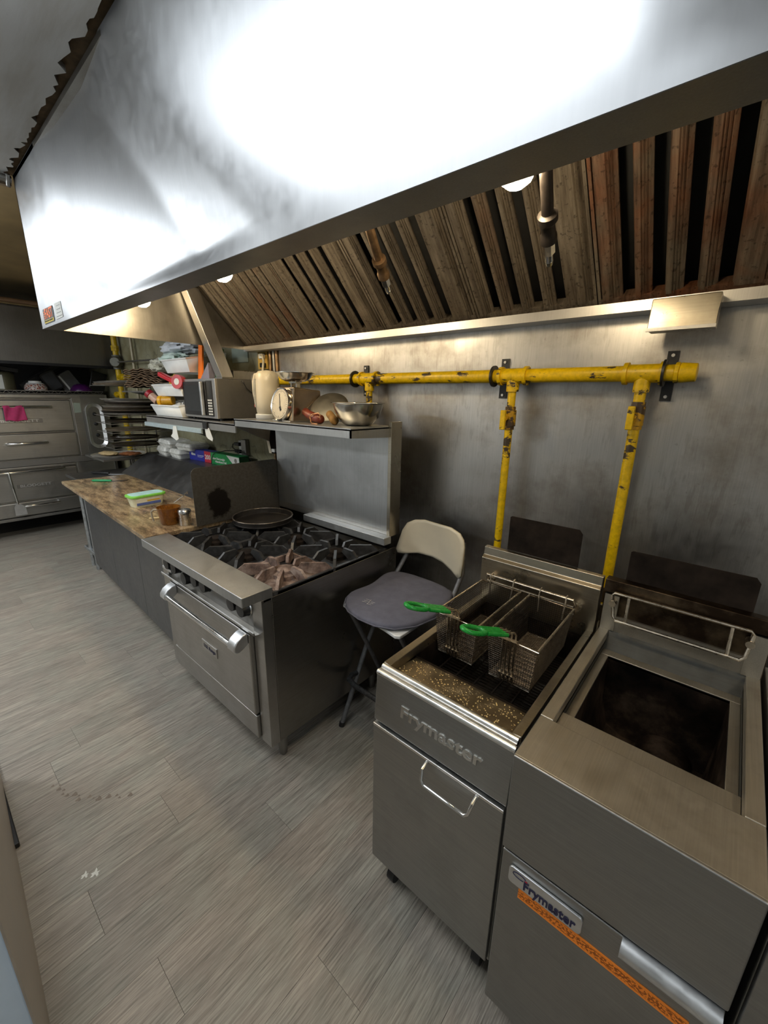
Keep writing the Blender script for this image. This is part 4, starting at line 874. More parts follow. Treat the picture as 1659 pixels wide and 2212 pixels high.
for (y0,y1,zc,par) in ((.70,1.10,1.358,d1),(.745,1.09,.620,d2)):
    pl_ = MB().box(OX-.001,OX+.005,y0,y1,zc-.022,zc+.022).build('name_strip', M['steel_dark'], par, bevel=.002)
    text('BLODGETT', .042, (OX+.0058,(y0+y1)/2,zc), (0,1,0), (0,0,1), M['satin'], pl_, width=(y1-y0)*.84, bold=.001)
for y in (OY0+.08, OY1-.08):
    for x in (-7.0, OX-.10): MB().cyl((x,y,0),(x,y,.255),.03,n=14).build('leg', M['dark_hole'], OV)
# cloth and spatula on the handles
def cloth(u, v):
    z = 1.522-.158*v+.006*math.sin(u*9); y = .772+.175*u+.012*v*(u-.3); x = OX+.062+.006*math.sin(u*11+v*4)+.010*v
    if v < .12: x -= .012*(1-v/.12)
    return (x, y, z)
solo('dish_cloth', MB().grid(cloth, 20, 16), M['pink'], 'folded pink cloth hanging on the upper oven handle', 'cloth', solid=.010, sharp=70)
sp = thing('spatula', 'steel turner hanging from the lower oven handle', 'spatula', (-6.13,.715,.31))
MB().tube([(OX+.048,.690,.803),(OX+.068,.692,.800),(OX+.070,.694,.77),(OX+.068,.702,.60),(OX+.066,.712,.43)], [.006,.008,.012,.012,.008], 10).build('handle', M['chrome'], sp)
MB().prism([(.690,.43),(.734,.43),(.772,.395),(.775,.30),(.670,.30),(.672,.395)], 'x', OX+.064, OX+.068).build('blade', M['satin'], sp, bevel=.001)
# wire shelf on top of the oven and what stands on it
WS = thing('wire_shelf', 'dark wire shelf on top of the deck oven', 'shelf', (-6.6,1.0,1.657))
ws = MB()
for z in (1.660,1.690): ws.bar((-6.215,OY0,z),(-6.215,1.765,z),.006,.005)
nzg = 44
for k in range(nzg):
    y0 = OY0+(1.765-OY0)*k/nzg; y1 = OY0+(1.765-OY0)*(k+1)/nzg; a, b_ = (1.660,1.690) if k % 2 else (1.690,1.660); ws.bar((-6.215,y0,a),(-6.215,y1,b_),.0035,.0035)
ws.build('zigzag_edge', M['steel_dark'], WS)
sw = MB()
for k in range(24): sw.bar((-6.215-k*.034,OY0,1.691),(-6.215-k*.034,1.765,1.691),.004,.004)
for k in range(4): sw.bar((-7.0,OY0+.1+k*.48,1.687),(-6.215,OY0+.1+k*.48,1.687),.005,.004)
sw.build('wires', M['steel_dark'], WS)
WZ = 1.6935
k = thing('ceramic_bowl', 'patterned ceramic bowl upside down on the wire shelf', 'bowl', (-6.36,1.13,WZ))
MB().lathe([(.106,.0),(.110,.008),(.104,.045),(.080,.080),(.060,.088),(.060,.104),(.054,.106),(.0,.100)], (-6.36,1.13,WZ), 32).build('bowl', M['white_plastic'], k)
def mat_pattern():
    m, nt, bs = newmat('patterned_glaze'); vo = N(nt,'ShaderNodeTexVoronoi'); vo.inputs['Scale'].default_value = 38; nt.links.new(coords(nt), vo.inputs['Vector'])
    nt.links.new(ramp(nt, vo.outputs['Distance'], [(.25,srgb(150,80,66)),(.5,srgb(226,214,204)),(.75,srgb(120,104,110))]), bs.inputs['Base Color']); bs.inputs['Roughness'].default_value = .25; return m
MB().lathe([(.1068,.002),(.1112,.008),(.1052,.045),(.086,.074)], (-6.36,1.13,WZ), 32).build('painted_band', mat_pattern(), k)
M['dark_grey'] = plain('dark_grey_plastic', srgb(58,60,64), .45); M['mid_grey'] = plain('mid_grey_plastic', srgb(92,92,90), .5)
k = thing('black_tray', 'black plastic tray with a grey inset leaning on the wire shelf', 'tray', (-6.42,1.28,WZ))
mx = Matrix.Translation((-6.42,1.30,WZ+.112)) @ Matrix.Rotation(R(28),4,'X') @ Matrix.Rotation(R(8),4,'Y')
MB().plate(rrect(.16,.23,.03), (0,0,0), (0,1,0), (0,0,1), .02).xf(mx).build('tray', M['black'], k); MB().plate(rrect(.125,.19,.012), (.0205,0,0), (0,1,0), (0,0,1), .002).xf(mx).build('inset', M['dark_grey'], k)
mx = Matrix.Translation((-6.50,1.47,WZ+.115)) @ Matrix.Rotation(R(32),4,'X') @ Matrix.Rotation(R(6),4,'Y')
k = thing('grey_box', 'grey plastic box leaning beside the purple bowl', 'box', (-6.5,1.47,WZ))
MB().plate(rrect(.19,.22,.02), (0,0,0), (0,1,0), (0,0,1), .05).xf(mx).build('box', M['mid_grey'], k); MB().box(.0505,.053,-.05,-.03,-.10,.10).xf(mx).build('pale_strip', M['paper'], k)
solo('purple_bowl', MB().lathe([(.118,.0),(.118,.006),(.108,.035),(.080,.068),(.045,.085),(.0,.088)], (-6.36,1.575,WZ), 32), M['purple'], 'purple plastic bowl upside down on the wire shelf', 'bowl', sharp=60)
k = thing('food_tin', 'tall grey tin with a pale label at the left end of the wire shelf', 'tin', (-6.4,.86,WZ))
MB().lathe([(.10,0),(.10,.17),(.085,.195),(.0,.197)], (-6.4,.86,WZ), 28).build('tin', plain('olive_tin', srgb(96,92,70), .45, .3), k)
MB().box(-6.30,-6.297,.78,.845,WZ+.01,WZ+.16).build('label', M['paper'], k)
solo('black_case', MB().obox((-6.46,.90,WZ+.225),(.30,.20,.05),(R(-8),0,0)), M['black'], 'black flat case lying on top of the grey tin', 'case', bevel=.008)
solo('grey_duct_strut', MB().bar((-6.55,1.04,1.735),(-6.75,1.46,2.02),.055,.055), M['mid_grey'], 'slanted grey strut behind the ceramic bowl', 'strut', bevel=.004)
BP = struct(MB().box(-7.19,-7.10,.3,1.89,1.66,2.6).build('trim_2', M['dark_grey']))
solo('leaning_sheet', MB().obox((-6.33,1.755,1.80),(.02,.20,.26),(R(-12),R(10),R(20))), M['black'], 'black sheet leaning in the corner above the oven controls', 'sheet', bevel=.02)
# hood over the oven
OH = thing('oven_hood', 'dark stainless hood above the deck oven', 'hood', (-6.5,.8,1.96))
MB().box(-5.96,-5.95,-.30,1.86,1.985,2.535).box(-7.15,-5.96,1.85,1.86,1.985,2.535).box(-7.15,-5.96,-.30,-.29,1.985,2.535).box(-7.15,-5.95,-.30,1.86,2.53,2.54).build('canopy', steel('oven_hood_steel', (.26,.245,.225,1), .33, 'z', .3, (.10,.085,.07,1), 2), OH)
MB().box(-5.99,-5.945,-.30,1.865,1.960,1.988).build('lower_edge', M['black'], OH)
struct(MB().box(-6.02,-5.94,Y0,1.89,2.545,2.60).build('trim_3', M['old_ceiling']))
solo('conduit_pipe', MB().cyl((-5.90,-1.2,2.575),(-5.90,1.88,2.575),.022,n=14), plain('brown_pipe', srgb(120,92,66), .5), 'brown pipe running above the oven hood', 'pipe')
# yellow gas riser in the corner
YP = thing('gas_riser', 'yellow gas riser pipe with grey valve in the far corner', 'pipe', (-5.78,1.835,0))
rx, ry = -5.78, 1.835
MB().cyl((rx,ry,.9),(rx,ry,2.45),.030,n=18).build('riser', M['yellow_far'], YP)
for z in (2.17,2.20,1.68,1.60,1.53): MB().cyl((rx,ry,z-.014),(rx,ry,z+.014),.042,n=8 if z > 2 else 18).build('fitting', M['yellow_far'], YP)
v = MB().lathe([(.05,-.06),(.062,-.04),(.065,.0),(.062,.04),(.05,.06)], (rx+.02,ry-.01,2.03), 18, axis=(.8,-.6,0)).cyl((rx,ry,1.95),(rx,ry,2.11),.045,n=16).build('valve', plain('grey_cast_valve', srgb(104,104,96), .5, .5, .2, 30), YP)
MB().cyl((rx,ry,1.86),(rx+.50,ry,1.86),.030,n=18).cyl((rx+.10,ry,1.86),(rx+.14,ry,1.86),.04,n=18).build('branch', M['yellow_far'], YP)
MB().cyl((rx-.10,ry-.02,1.66),(rx,ry-.02,1.66),.02,n=14).cyl((rx-.11,ry-.02,1.66),(rx-.095,ry-.02,1.66),.036,n=8).build('plug', M['yellow_far'], YP)
solo('steel_pipe', MB().cyl((-5.32,1.855,.9),(-5.32,1.855,2.45),.016,n=14), plain('tan_pipe', srgb(170,160,136), .45, .3), 'thin pale pipe rising on the wall right of the yellow riser', 'pipe')
solo('wall_rod', MB().cyl((-5.75,1.82,2.03),(-4.55,1.82,2.01),.009,n=10), M['steel_dark'], 'thin dark rod crossing the pale wall pipe', 'rod')

# ------------------------------------------------------------------ work table between counter and oven
WT = thing('work_table', 'steel work table with galvanised leg past the granite slab', 'table', (-4.75,1.3,0))
MB().box(-5.06,-4.50,.99,1.60,.862,.890).build('top', M['slope_steel'], WT, bevel=.004)
for x in (-4.71,-4.56):
    for y in (1.012,1.56): MB().cyl((x,y,.0),(x,y,.862),.021,n=16).build('leg', M['galv'], WT)
MB().box(-4.85,-4.42,.985,1.60,.150,.185).build('undershelf', M['galv'], WT, bevel=.008, seg=2)
k = thing('chef_knife', 'black handled knife on the work table behind the granite', 'knife', (-4.78,1.30,.8905))
MB().tube([(-4.90,1.175,.902),(-4.88,1.185,.903),(-4.77,1.265,.903),(-4.745,1.282,.902)], [.008,.013,.012,.010], 8).build('handle', M['black'], k)
MB().prism([(-4.745,1.275),(-4.60,1.40),(-4.575,1.45),(-4.65,1.43),(-4.765,1.30)], 'z', .8915, .894).build('blade', M['satin'], k)
# stand with a pan of flatbread
SD = thing('steel_stand', 'low steel stand holding a pan of flatbread near the oven', 'stand', (-5.42,1.62,0))
MB().box(-5.73,-5.08,1.34,1.88,.968,.990).build('top', M['steel_dark'], SD, bevel=.003)
for x in (-5.70,-5.10):
    for y in (1.63,1.80): MB().box(x-.015,x+.015,y-.015,y+.015,0,.968).build('leg', M['steel_dark'], SD)
MB().box(-5.70,-5.12,1.64,1.80,.60,.615).build('shelf', M['steel_dark'], SD)
def pan(name, c, r, m, label, tilt=(0,0), h=.014, group=None):
    mx = Matrix.Translation(c) @ Matrix.Rotation(tilt[0],4,'X') @ Matrix.Rotation(tilt[1],4,'Y')
    b = MB().lathe([(.0,0),(r-.012,0),(r,h),(r+.003,h+.001),(r,h+.003),(r-.015,.003),(.0,.003)], (0,0,0), 40)
    return solo(name, b.xf(mx), m, label, 'pan', group)
M['pan_bright'] = plain('scuffed_aluminium', (.62,.60,.56,1), .42, .7, .2, 14); M['pan_dark'] = plain('seasoned_pan', (.10,.08,.065,1), .4, .7, .5, 10); M['pan_mid'] = plain('brown_seasoned_pan', (.36,.30,.23,1), .42, .6, .4, 10)
pan('pizza_pan', (-5.40,1.60,.9905), .28, M['pan_bright'], 'wide shallow pan with flatbread on the steel stand')
M['bread'] = plain('toasted_flatbread', srgb(206,180,132), .85, 0, .3, 22, .4); M['crust'] = plain('browned_crust', srgb(146,88,48), .85, 0, .4, 24, .4)
def blob(c, rx_, ry_, rz_, amp, sd, nu=24, nv=14, fr=3.0):
    b = MB()
    def fn(u, v):
        t = 2*math.pi*u; p = math.pi*v; d = Vector((math.sin(p)*math.cos(t), math.sin(p)*math.sin(t), math.cos(p)))
        k_ = 1+amp*noise.noise(d*fr+Vector((sd,sd*2,0)))+amp*.5*noise.noise(d*fr*2.7+Vector((sd*3,0,sd)))
        q = Vector((d.x*rx_*k_, d.y*ry_*k_, d.z*rz_*k_)); q.z = max(q.z, -rz_*.85); return tuple(Vector(c)+q)
    return b.grid(fn, nu, nv)
solo('flatbread', blob((-5.45,1.505,1.012), .17,.085,.020,.25,2), M['bread'], 'pale speckled flatbread at the left of the pan', 'bread', sharp=80)
solo('flatbread', blob((-5.26,1.66,1.012), .13,.10,.020,.3,5), M['crust'], 'browned crust piece at the right of the pan', 'bread', sharp=80)
solo('patterned_bag', blob((-5.16,1.62,.715), .05,.13,.09,.2,9), mat_pattern(), 'grey patterned bundle under the steel stand', 'bundle', sharp=80)
solo('red_saucer', MB().lathe([(.0,0),(.045,0),(.045,.014),(.0,.016)], (-4.86,1.60,.8905), 20), M['red'], 'small red saucer on the table under the pan', 'saucer')

# rack of round pans
RK = thing('pan_rack', 'thin wire rack holding stacks of round pizza pans', 'rack', (-4.76,1.68,1.12))
for x in (-4.96,-4.52): MB().cyl((x,1.86,1.11),(x,1.86,1.86),.008,n=10).build('post', M['steel_dark'], RK)
levels = [1.755,1.475,1.40,1.315,1.235,1.165]
for z in levels:
    b = MB()
    for x in (-4.96,-4.74,-4.52): b.bar((x,1.30,z-.006),(x,1.87,z-.006),.006,.006)
    b.bar((-4.98,1.31,z-.006),(-4.50,1.31,z-.006),.006,.006).bar((-4.98,1.86,z-.006),(-4.50,1.86,z-.006),.006,.006); b.build('shelf_wires', M['steel_dark'], RK)
ordn = ['top','second','third','fourth','fifth','sixth','seventh','eighth','ninth','tenth']
cxp, cyp = -4.76, 1.57
pan('pizza_pan', (cxp-.06,cyp-.04,1.758), .235, M['pan_mid'], 'brown pan, lower of two on the highest rack level', (R(2),R(-2)), group='round pans in the wire rack')
pan('pizza_pan', (cxp-.05,cyp-.03,1.778), .235, M['pan_bright'], 'bright pan, upper of two on the highest rack level', (R(3),R(-2)), group='round pans in the wire rack')
z = 1.615
for k in range(9):
    mm = [M['pan_bright'],M['pan_bright'],M['pan_dark'],M['pan_mid'],M['pan_bright'],M['pan_mid'],M['pan_mid'],M['pan_dark'],M['pan_bright']][k]
    pan('pizza_pan', (cxp+random.uniform(-.035,.035),cyp+random.uniform(-.03,.03),z), random.uniform(.22,.25), mm, 'round pan, %s in the tall stack on the wire rack' % ordn[k], (0,0), .010, 'round pans in the wire rack'); z -= .0168
pan('pizza_pan', (cxp+.02,cyp,1.404), .225, M['pan_dark'], 'black pan alone just under the tall stack', (0,R(1)), group='round pans in the wire rack')
pan('pizza_pan', (cxp,cyp,1.319), .245, M['pan_mid'], 'wide brown pan below the yellow riser gap', (0,0), group='round pans in the wire rack')
pan('pizza_pan', (cxp+.01,cyp,1.239), .225, M['pan_dark'], 'black pan with foil lying on it', (0,0), group='round pans in the wire rack')
pan('pizza_pan', (cxp,cyp+.02,1.169), .235, M['pan_dark'], 'black pan, lowest on the wire rack', (0,0), group='round pans in the wire rack')
foil, nt, bs = newmat('crumpled_foil'); n = nz(nt, coords(nt), 45, 6, .7); bs.inputs['Metallic'].default_value = 1; bs.inputs['Base Color'].default_value = (.8,.8,.8,1); bs.inputs['Roughness'].default_value = .25; bump(nt, bs, n, .9, .02)
solo('foil_sheet', blob((cxp+.06,cyp-.10,1.256), .13,.07,.010,.5,4), foil, 'crumpled foil on a black pan in the rack', 'foil', sharp=80)
# ------------------------------------------------------------------ wall shelf with microwave and bins
MS = thing('wall_shelf', 'stainless wall shelf carrying the microwave and white bins', 'shelf', (-3.2,1.65,1.45))
MB().box(-3.90,-2.46,1.40,1.885,1.492,1.505).box(-3.90,-2.46,1.40,1.408,1.448,1.50).build('deck', M['steel'], MS)
MB().prism([(1.398,1.412),(1.386,1.416),(1.386,1.446),(1.398,1.450)], 'x', -3.92, -2.90).build('ticket_rail', plain('pale_blue_rail', srgb(176,192,196), .4, .2), MS)
for x in (-3.80,-2.55): MB().prism([(1.42,1.492),(1.885,1.492),(1.885,1.30),(1.86,1.30)], 'x', x, x+.012).build('bracket', M['steel_dark'], MS)
def tag_paper(pts, y, label):
    b = MB(); n_ = len(pts); b.add([(x, y-.012*(1.45-z), z) for x, z in pts]+[(x, y-.012*(1.45-z)+.0015, z) for x, z in pts], [(i,(i+1)%n_,n_+(i+1)%n_,n_+i) for i in range(n_)]+[tuple(range(n_))[::-1],tuple(range(n_,2*n_))])
    solo('paper_tag', b, M['paper'], label, 'tag')
tag_paper([(-3.345,1.445),(-3.295,1.445),(-3.270,1.350),(-3.31,1.335),(-3.405,1.362),(-3.37,1.385)], 1.383, 'torn white paper hanging from the shelf under the bins')
tag_paper([(-2.860,1.455),(-2.800,1.460),(-2.755,1.39),(-2.765,1.372),(-2.825,1.385),(-2.85,1.40)], 1.395, 'white paper tag clipped to the shelf under the microwave')
solo('binder_clip', MB().obox((-2.845,1.392,1.475),(.06,.012,.045),(0,0,0)), M['black'], 'small black clip on the shelf edge under the microwave', 'clip', bevel=.004)
# microwave
MWV = thing('microwave', 'black and steel microwave on the wall shelf', 'microwave', (-3.01,1.62,1.507))
mx0, mx1, my0, my1, mz0, mz1 = -3.255, -2.770, 1.452, 1.81, 1.520, 1.790
MB().box(mx0,mx1,my0+.015,my1,mz0,mz1).build('case', plain('grey_microwave_case', srgb(116,114,110), .45, .4, .08, 40), MWV, bevel=.006)
MB().box(mx0,mx1,my0,my0+.02,mz0,mz1).build('front_frame', M['steel'], MWV, bevel=.004)
dd = MB().box(mx0+.012,mx1-.125,my0-.008,my0,mz0+.018,mz1-.018).build('door', M['black'], MWV, bevel=.003)
MB().box(mx0+.04,mx1-.20,my0-.0105,my0-.008,mz0+.045,mz1-.045).build('window', plain('dark_window', (.02,.022,.024,1), .12), dd)
MB().box(mx1-.165,mx1-.143,my0-.035,my0-.010,mz0+.02,mz1-.02).build('handle', M['satin'], dd, bevel=.006)
cp_ = MB().box(mx1-.118,mx1-.045,my0-.004,my0,mz0+.015,mz1-.015).build('control_panel', M['black'], MWV)
for r_ in range(6):
    for c__ in range(3): MB().box(mx1-.110+c__*.021,mx1-.096+c__*.021,my0-.0055,my0-.004,mz0+.025+r_*.019,mz0+.035+r_*.019).build('button', M['paper'], cp_)
for x in (mx0+.04,mx1-.04):
    for y in (my0+.05,my1-.05): MB().cyl((x,y,1.5055),(x,y,1.521),.012,n=10).build('foot', M['black'], MWV)
solo('power_cord', MB().tube([(-2.766,1.66,1.785),(-2.755,1.66,1.77),(-2.752,1.68,1.73),(-2.752,1.72,1.70),(-2.75,1.76,1.695),(-2.745,1.80,1.71),(-2.74,1.86,1.74)], .0035, 6), M['black'], 'thin black cord looping beside the microwave', 'cord')
MT = thing('baking_tin', 'dull steel baking tin on top of the microwave', 'tin', (-2.87,1.70,1.791))
MB().box(-2.99,-2.775,1.60,1.80,1.791,1.796).box(-2.99,-2.985,1.60,1.80,1.796,1.850).box(-2.78,-2.775,1.60,1.80,1.796,1.850).box(-2.985,-2.78,1.60,1.605,1.796,1.850).box(-2.985,-2.78,1.795,1.80,1.796,1.850).build('tin', M['steel_dark'], MT)
MB().tube([(-2.992,1.598,1.85),(-2.773,1.598,1.85),(-2.773,1.802,1.85),(-2.992,1.802,1.85)], .004, 6, True).build('rolled_rim', M['fryer_top'], MT)
# orange and green boards on the microwave
solo('orange_board', MB().obox((-3.150,1.56,1.926),(.105,.012,.265),(R(-6),0,R(-12))), M['orange'], 'tall bright orange board standing on the microwave', 'board')
solo('green_book', MB().obox((-3.075,1.64,1.90),(.14,.02,.215),(R(-6),0,R(10))), M['green_card'], 'green book standing behind the orange board', 'book')
solo('grey_wedge', MB().prism([(-3.06,1.7925),(-2.93,1.7925),(-2.93,1.90)], 'y', 1.50, 1.545), plain('lilac_grey_panel', srgb(128,124,138), .4), 'grey triangular panel on the microwave by the slanted post', 'panel')
# slanted post
PO = thing('slanted_post', 'slanted stainless post between hood end and microwave', 'post', (-2.82,1.56,1.80))
MB().add([(-2.918,1.350,2.345),(-2.838,1.350,2.345),(-2.838,1.440,2.345),(-2.918,1.440,2.345),(-2.860,1.515,1.800),(-2.778,1.515,1.800),(-2.778,1.600,1.800),(-2.860,1.600,1.800)], [(0,1,2,3),(7,6,5,4),(0,4,5,1),(1,5,6,2),(2,6,7,3),(3,7,4,0)]).build('post', M['steel'], PO, bevel=.003)
MB().box(-2.866,-2.772,1.510,1.604,1.791,1.800).build('foot_plate', M['steel_dark'], PO)
# stacking bins
def bin_(x0, x1, y0, y1, z0, h, label):
    t = thing('storage_bin', label, 'bin', ((x0+x1)/2,(y0+y1)/2,z0), 0, 'white stacking bins on the wall shelf')
    i = .022; b = MB()
    lo = [(x0+i,y0+.03),(x1-i,y0+.03),(x1-i,y1-.005),(x0+i,y1-.005)]; hi = [(x0,y0),(x1,y0),(x1,y1),(x0,y1)]; hz = [h*.62,h*.62,h,h]
    vs = [(x,y,z0) for x,y in lo]+[(hi[k][0],hi[k][1],z0+hz[k]) for k in range(4)]
    b.add(vs, [(0,3,2,1),(0,1,5,4),(1,2,6,5),(2,3,7,6),(3,0,4,7)]).build('tub', M['white_plastic'], t, solid=.005)
    MB().tube([vs[4],vs[5],vs[6],vs[7]], .007, 6, True).build('rim', M['white_plastic'], t)
    MB().box((x0+x1)/2-.003,(x0+x1)/2+.003,y0+.04,y1-.01,z0+.005,z0+h*.6).build('divider', M['white_plastic'], t)
bin_(-3.80,-3.275,1.415,1.80,1.5095,.130,'white stacking bin, lowest of three, with jars, left of the microwave')
bin_(-3.77,-3.262,1.430,1.80,1.668,.130,'white stacking bin, middle of three, with the red tape dispenser')
bin_(-3.65,-3.215,1.480,1.80,1.846,.150,'white stacking bin, topmost of three, under the plastic bags')
# jars and tools in the bins
M['mustard'] = plain('mustard_jar', srgb(206,152,28), .3)
k = thing('yellow_jar', 'jar with a round yellow lid lying in the lowest bin', 'jar', (-3.60,1.45,1.59))
ja = Vector((.75,.6,.05)).normalized(); jp = Vector((-3.665,1.43,1.624))
MB().cyl(jp, jp+ja*.03, .042, n=24).build('lid', M['yellow_pl'], k, bevel=.005); MB().cyl(jp+ja*.03, jp+ja*.12, .038, n=24).build('jar', M['mustard'], k, bevel=.006)
k = thing('red_lid_jar', 'small clear jar with a dark red lid leaning out of the lowest bin', 'jar', (-3.76,1.43,1.63))
ja = Vector((.55,.35,-.55)).normalized(); jp = Vector((-3.815,1.405,1.690))
MB().cyl(jp, jp+ja*.035, .036, n=20).build('lid', plain('dark_red_plastic', srgb(150,20,34), .4), k, bevel=.005); MB().cyl(jp+ja*.035, jp+ja*.11, .033, n=20).build('jar', plain('pinkish_jar', srgb(196,160,140), .25), k, bevel=.005)
solo('clear_bag', blob((-3.42,1.50,1.57), .085,.06,.045,.45,11), plain('crinkled_clear_film', srgb(206,208,208), .25, 0, .2, 20), 'crinkled clear bag in the lowest bin beside the microwave', 'bag', sharp=40)
k = thing('tape_dispenser', 'red packing tape dispenser lying in the middle bin', 'tape dispenser', (-3.40,1.44,1.75))
MB().bar((-3.535,1.41,1.832),(-3.33,1.425,1.775),.045,.035).build('grip', M['red'], k, bevel=.010)
MB().lathe([(.022,-.022),(.052,-.022),(.052,.022),(.022,.022)], (-3.285,1.44,1.770), 24, axis=(.35,-.9,.1)).build('tape_roll', plain('red_tape_roll', srgb(186,60,66), .4), k)
MB().lathe([(.010,-.024),(.024,-.024),(.024,.024),(.010,.024)], (-3.285,1.44,1.770), 20, axis=(.35,-.9,.1)).build('core', M['paper'], k)
solo('yellow_packet', blob((-3.46,1.50,1.775), .09,.05,.05,.3,21), plain('yellow_packet_film', srgb(226,178,60), .4, 0, .3, 16), 'yellow and white packet behind the red dispenser', 'packet', sharp=40)
solo('plastic_bag', blob((-3.62,1.64,2.045), .30,.11,.060,.35,31,40,20), plain('white_bag_film', srgb(204,208,214), .4, 0, .08, 18), 'bundled white plastic bag lying on the topmost bin', 'bag', sharp=40)
solo('plastic_bag', blob((-3.60,1.56,1.955), .20,.07,.045,.4,37,36,18), plain('greenish_bag_film', srgb(204,222,212), .4, 0, .08, 18), 'pale green plastic bag in the topmost bin', 'bag', sharp=40)
solo('plastic_bag', blob((-3.98,1.62,1.915), .15,.09,.055,.5,43,36,18), plain('clear_bag_film', srgb(206,204,188), .3, 0, .15, 18), 'loose clear plastic bag on the brown trays', 'bag', sharp=40)
# moulded paper trays
M['kraft'] = plain('brown_moulded_pulp', srgb(126,104,82), .9, 0, .2, 30, .3)
trm = None
for k in range(9):
    if trm is None:
        def tr(u, v):
            x = (u-.5)*.36; y = (v-.5)*.24; return (x, y, .006*math.sin(u*2*math.pi*5)*math.cos(v*2*math.pi*1)+.03*(1-abs(2*u-1)))
        trm = MB().grid(tr, 30, 12).build('pulp_tray', M['kraft'], solid=.006, sharp=30); o = trm
    else: o = trm.copy(); COL.objects.link(o)
    o.location = (-4.20+random.uniform(-.012,.012), 1.60+random.uniform(-.01,.01), 1.722+k*.0175); o.rotation_euler = (0, R(4), R(38)+random.uniform(-.05,.05))
    tag(o, 'brown moulded paper tray, %s from the bottom of its stack' % ['first','second','third','fourth','fifth','sixth','seventh','eighth','ninth'][k], 'tray', 'brown paper trays stacked by the bins')
TS = thing('wall_ledge', 'narrow dark wall ledge carrying the brown paper trays', 'ledge', (-4.2,1.7,1.68))
MB().box(-4.46,-3.95,1.42,1.885,1.690,1.702).build('deck', M['steel_dark'], TS)
for x in (-4.40,-4.0): MB().prism([(1.47,1.690),(1.885,1.690),(1.885,1.60)], 'x', x, x+.01).build('bracket', M['steel_dark'], TS)

# ------------------------------------------------------------------ ledge items
LZ = 1.1005
M['clam'] = plain('clear_container_plastic', srgb(206,206,200), .25, 0, .08, 14)
def clam(c, s, label, rz=0):
    t = thing('takeout_container', label, 'container', c, rz, 'clear takeout containers on the ledge'); w_, d_, h_ = s
    a = rrect(w_*.86,d_*.86,.02,3); b_ = rrect(w_,d_,.025,3); n_ = len(a)
    q = [(x,y,0) for x,y in a]+[(x,y,h_*.55) for x,y in b_]; MB().add(q, [(i,(i+1)%n_,n_+(i+1)%n_,n_+i) for i in range(n_)]+[tuple(range(n_))[::-1]]).build('base', M['clam'], t, local=True, solid=.004)
    q = [(x,y,h_*.56) for x,y in b_]+[(x*.97,y*.97,h_*.8) for x,y in b_]+[(x,y,h_) for x,y in a]; MB().add(q, [(k*n_+i,k*n_+(i+1)%n_,(k+1)*n_+(i+1)%n_,(k+1)*n_+i) for k in range(2) for i in range(n_)]+[tuple(range(2*n_,3*n_))]).build('lid', M['clam'], t, local=True)
    MB().prism(rrect(w_+.02,d_+.02,.03,3), 'z', h_*.54, h_*.565).build('rim', M['clam'], t, local=True)
clam((-4.28,1.735,LZ), (.28,.22,.085), 'clear takeout container, lower left one on the ledge', R(-8))
clam((-3.99,1.735,LZ), (.25,.22,.085), 'clear takeout container, lower right one next to the blue film box', R(-4))
clam((-4.20,1.735,LZ+.0855), (.34,.22,.070), 'clear takeout container, left one lying on top', R(-5))
clam((-3.86,1.75,LZ+.0855), (.28,.20,.060), 'clear takeout container, right one lying on top', R(3))
M['boxblue'] = plain('blue_box_card', srgb(34,42,150), .4); M['boxgreen'] = plain('green_box_card', srgb(22,146,74), .4); M['boxdkgreen'] = plain('dark_green_box_card', srgb(14,84,48), .4); M['boxred'] = plain('red_box_card', srgb(200,40,60), .4)
bx = thing('film_box', 'blue box with a red 200 panel lying on the ledge', 'box', (-3.66,1.755,LZ), R(4))
MB().box(-.18,.19,-.040,.040,0,.098).build('carton', M['boxblue'], bx, local=True, bevel=.001)
rp = MB().box(.075,.186,-.0412,-.040,.001,.097).build('red_panel', M['boxred'], bx, local=True)
def ltext(s, size, org, par, m, width):
    o = text(s, size, MW[par] @ Vector(org), MW[par].to_3x3() @ Vector((1,0,0)), (0,0,1), m, par, width=width, bold=.0008); return o
ltext('200', .056, (.128,-.0425,.046), bx, M['paper'], .088); ltext('film', .030, (-.11,-.0418,.055), bx, M['paper'], .07)
MB().box(-.04,.06,-.0412,-.040,.048,.052).box(-.04,.04,-.0412,-.040,.036,.039).build('printed_line', M['paper'], bx, local=True)['kind'] = 'stuff'
bx = thing('foil_box', 'green aluminum foil box lying on the ledge', 'box', (-3.255,1.775,LZ), R(3))
MB().box(-.215,.215,-.045,.045,0,.098).build('carton', M['boxgreen'], bx, local=True, bevel=.001)
MB().box(.2152,.2165,-.045,.045,.001,.097).build('end_panel', M['boxdkgreen'], bx, local=True)
MB().prism([(.03,.096),(.213,.090),(.213,.002),(.16,.002)], 'y', -.0462, -.045).build('white_corner', M['paper'], bx, local=True)
MB().lathe([(.0,0),(.018,0),(.018,.001),(.0,.001)], (.165,-.0472,.062), 18, axis=(0,-1,0)).build('round_emblem', M['steel_dark'], bx, local=True)
ltext('Super Heavyweight', .026, (-.09,-.0468,.052), bx, M['paper'], .19); ltext('Aluminum Foil', .024, (-.06,-.0468,.026), bx, M['paper'], .17)
